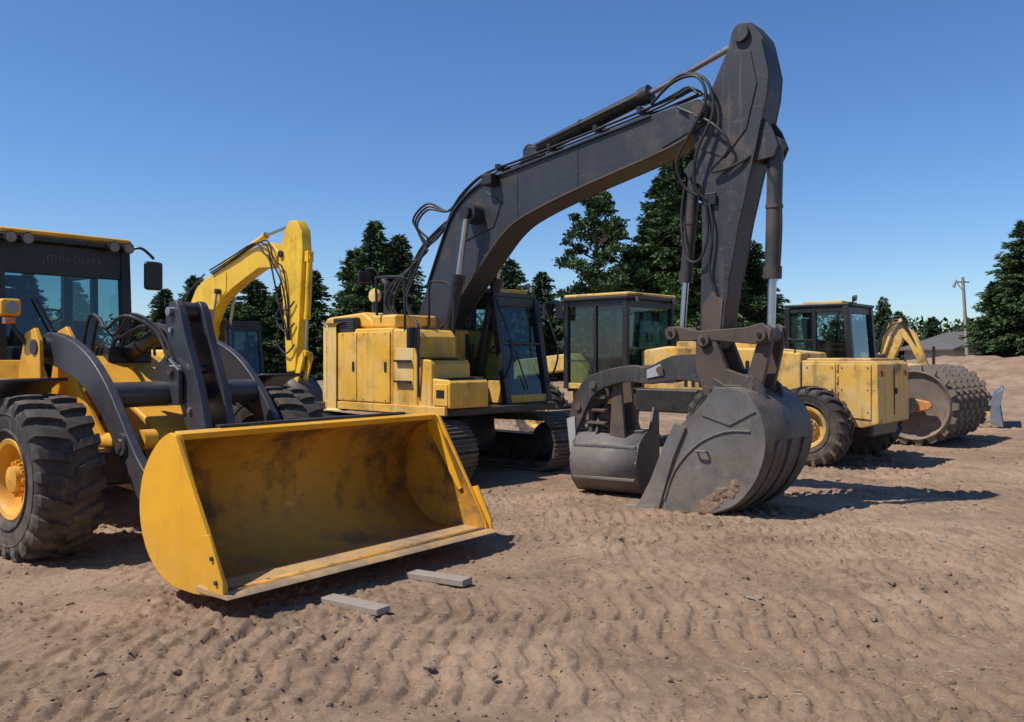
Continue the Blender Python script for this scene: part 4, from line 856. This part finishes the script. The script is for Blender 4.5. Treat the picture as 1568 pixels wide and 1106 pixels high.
def tree(me,x,y,h,name,wf=1.0,rz=0.0):
    ob=bpy.data.objects.new(name,me); s=h/HT[me.name]; ob.scale=(s*wf,s*wf,s); ob.location=(x,y,-.1); ob.rotation_euler=(0,0,rz); link(ob)
T=[(A,-28.6,70,7.4,1.6),(Bm,-26.1,70,8.5,1.5),(Cm,-20.6,68,8.0,1.9),(Bm,-23.0,67,7.6,1.8),(A,-18.2,67,7.4,1.7),(A,-15.4,66,8.5,1.35),(A,-9.75,60,11.4,1.2),(Cm,-8.0,60.5,10.5,1.35),(Bm,-11.3,61,9.6,1.25),(Cm,-9.0,62,9.4,1.5),
 (Bm,-31.8,72,5.4,1.8),(Cm,-.2,62,9.0,1.4),(Bm,2.3,66,8.4,1.5),(Bm,1.0,64,6.8,1.7),(A,11.9,58,17.0,1.15),(Cm,10.3,59.5,14.4,1.05),(Bm,14.4,60,13.0,1.2),(A,17.0,60,10.0,1.35),(Cm,13.0,57,11.0,1.3),(Cm,16,61,9.2,1.5),
 (Bm,32.8,75,7.1,1.1),(A,34.6,76,5.9,1.4),(Bm,38.6,78,5.5,1.4),(A,31,76,5.0,1.5),(Cm,33.2,55,10.7,1.35),(A,35.6,56,12,1.25),(Bm,31.8,56,6.8,1.5),(Cm,-36,70,8,1.4),(A,-41,72,9,1.3),(Bm,40,60,9,1.3),(Cm,5.0,70,7.6,1.7),(A,-5,72,6.8,1.6),(A,20,72,6.8,1.5),(Bm,24,74,6.2,1.6)]
for i,(me_,x,y,h,wf) in enumerate(T): tree(me_,x,y,h,'fir_tree',wf,i*1.3)
tree(PN,5.8,58,13.4,'pine_tree',1.1,.5); tree(DM,8.8,58.5,9.8,'broadleaf_tree',1.25,1.0); tree(DM,11,56,7.6,'broadleaf_tree',1.4,2.0); tree(PN,13.8,59,11.6,'pine_tree',1.0,3.5)
tree(DM2,-21.5,66,6.0,'broadleaf_tree',1.7,0); tree(DM2,7.3,60,7.4,'broadleaf_tree',1.5,1); tree(DM2,15.5,58,6.2,'broadleaf_tree',1.5,2)
rng=np.random.default_rng(77); V=[];F=[];MI=[]
for x0 in np.arange(-110,120,1.2):
    for row in range(2):
        yb=82+row*6+rng.uniform(-2,2); h=(3.6+2.9*float(fbm(np.array([x0*.13]),np.array([row*3.3]),3,5)[0]))*(1.15 if row else 1)
        for k in range(125):
            u=rng.random(); w=1.5*(1-.6*u**1.5)
            p=Vector((x0+rng.normal()*w*.6,yb+rng.normal()*w*.5,h*u))
            add_tuft(V,F,MI,p,Vector(rng.normal(size=3))+Vector((0,0,.3)),rng.uniform(.35,.75),0 if rng.random()<.55 else (1 if rng.random()<.7 else 2),.7)
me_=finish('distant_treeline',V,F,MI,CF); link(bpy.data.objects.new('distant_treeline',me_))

U=empty('utility_pole',(32.3,60,0))
cyl(U,'pole',POL,(0,0,0),(-.45,0,7.4),.16,.10,12); box(U,'cross_arm',POL,-1.0,.0,-.05,.05,7.0,7.1); cyl(U,'insulator',WHT,(-.9,0,7.1),(-.9,0,7.22),.05)
cyl(U,'brace',POL,(-.42,0,6.4),(-.85,0,7.0),.03); cyl(U,'lamp_head',POL,(-1.0,0,7.02),(-1.1,0,6.7),.08,.12)

# ------------------------------------------------------------------ light, sky, camera
w=bpy.data.worlds.new('World'); scene.world=w; w.use_nodes=True; nt=w.node_tree
bg=nt.nodes['Background']; sk=nt.nodes.new('ShaderNodeTexSky'); sk.sky_type='NISHITA'; sk.sun_disc=False
sk.sun_elevation=R(57); sk.sun_rotation=R(250); sk.air_density=1.0; sk.dust_density=.25; sk.ozone_density=2.5; sk.altitude=200
hs=nt.nodes.new('ShaderNodeHueSaturation'); hs.inputs['Saturation'].default_value=1.14
nt.links.new(sk.outputs[0],hs.inputs['Color'])
tinted=mix(nt,1.0,hs.outputs[0],(.84,.98,1.20),'MULTIPLY')
nt.links.new(tinted,bg.inputs[0]); bg.inputs[1].default_value=.112
sl=bpy.data.lights.new('sun','SUN'); sl.energy=5.0; sl.angle=R(.5); sl.color=(1,.955,.88)
so=bpy.data.objects.new('sun',sl); link(so)
el=R(57); dv=Vector((.94*math.cos(el),.34*math.cos(el),-math.sin(el))); so.rotation_euler=dv.to_track_quat('-Z','Y').to_euler()
cam=bpy.data.cameras.new('camera'); cam.sensor_width=36; cam.lens=1300/1568*36; cam.shift_y=-8/1568; cam.clip_end=3000
co=bpy.data.objects.new('camera',cam); co.location=(0,0,1.84); co.rotation_euler=(R(90),0,0); link(co); scene.camera=co
scene.view_settings.view_transform='Standard'; scene.view_settings.look='None'; scene.view_settings.exposure=0
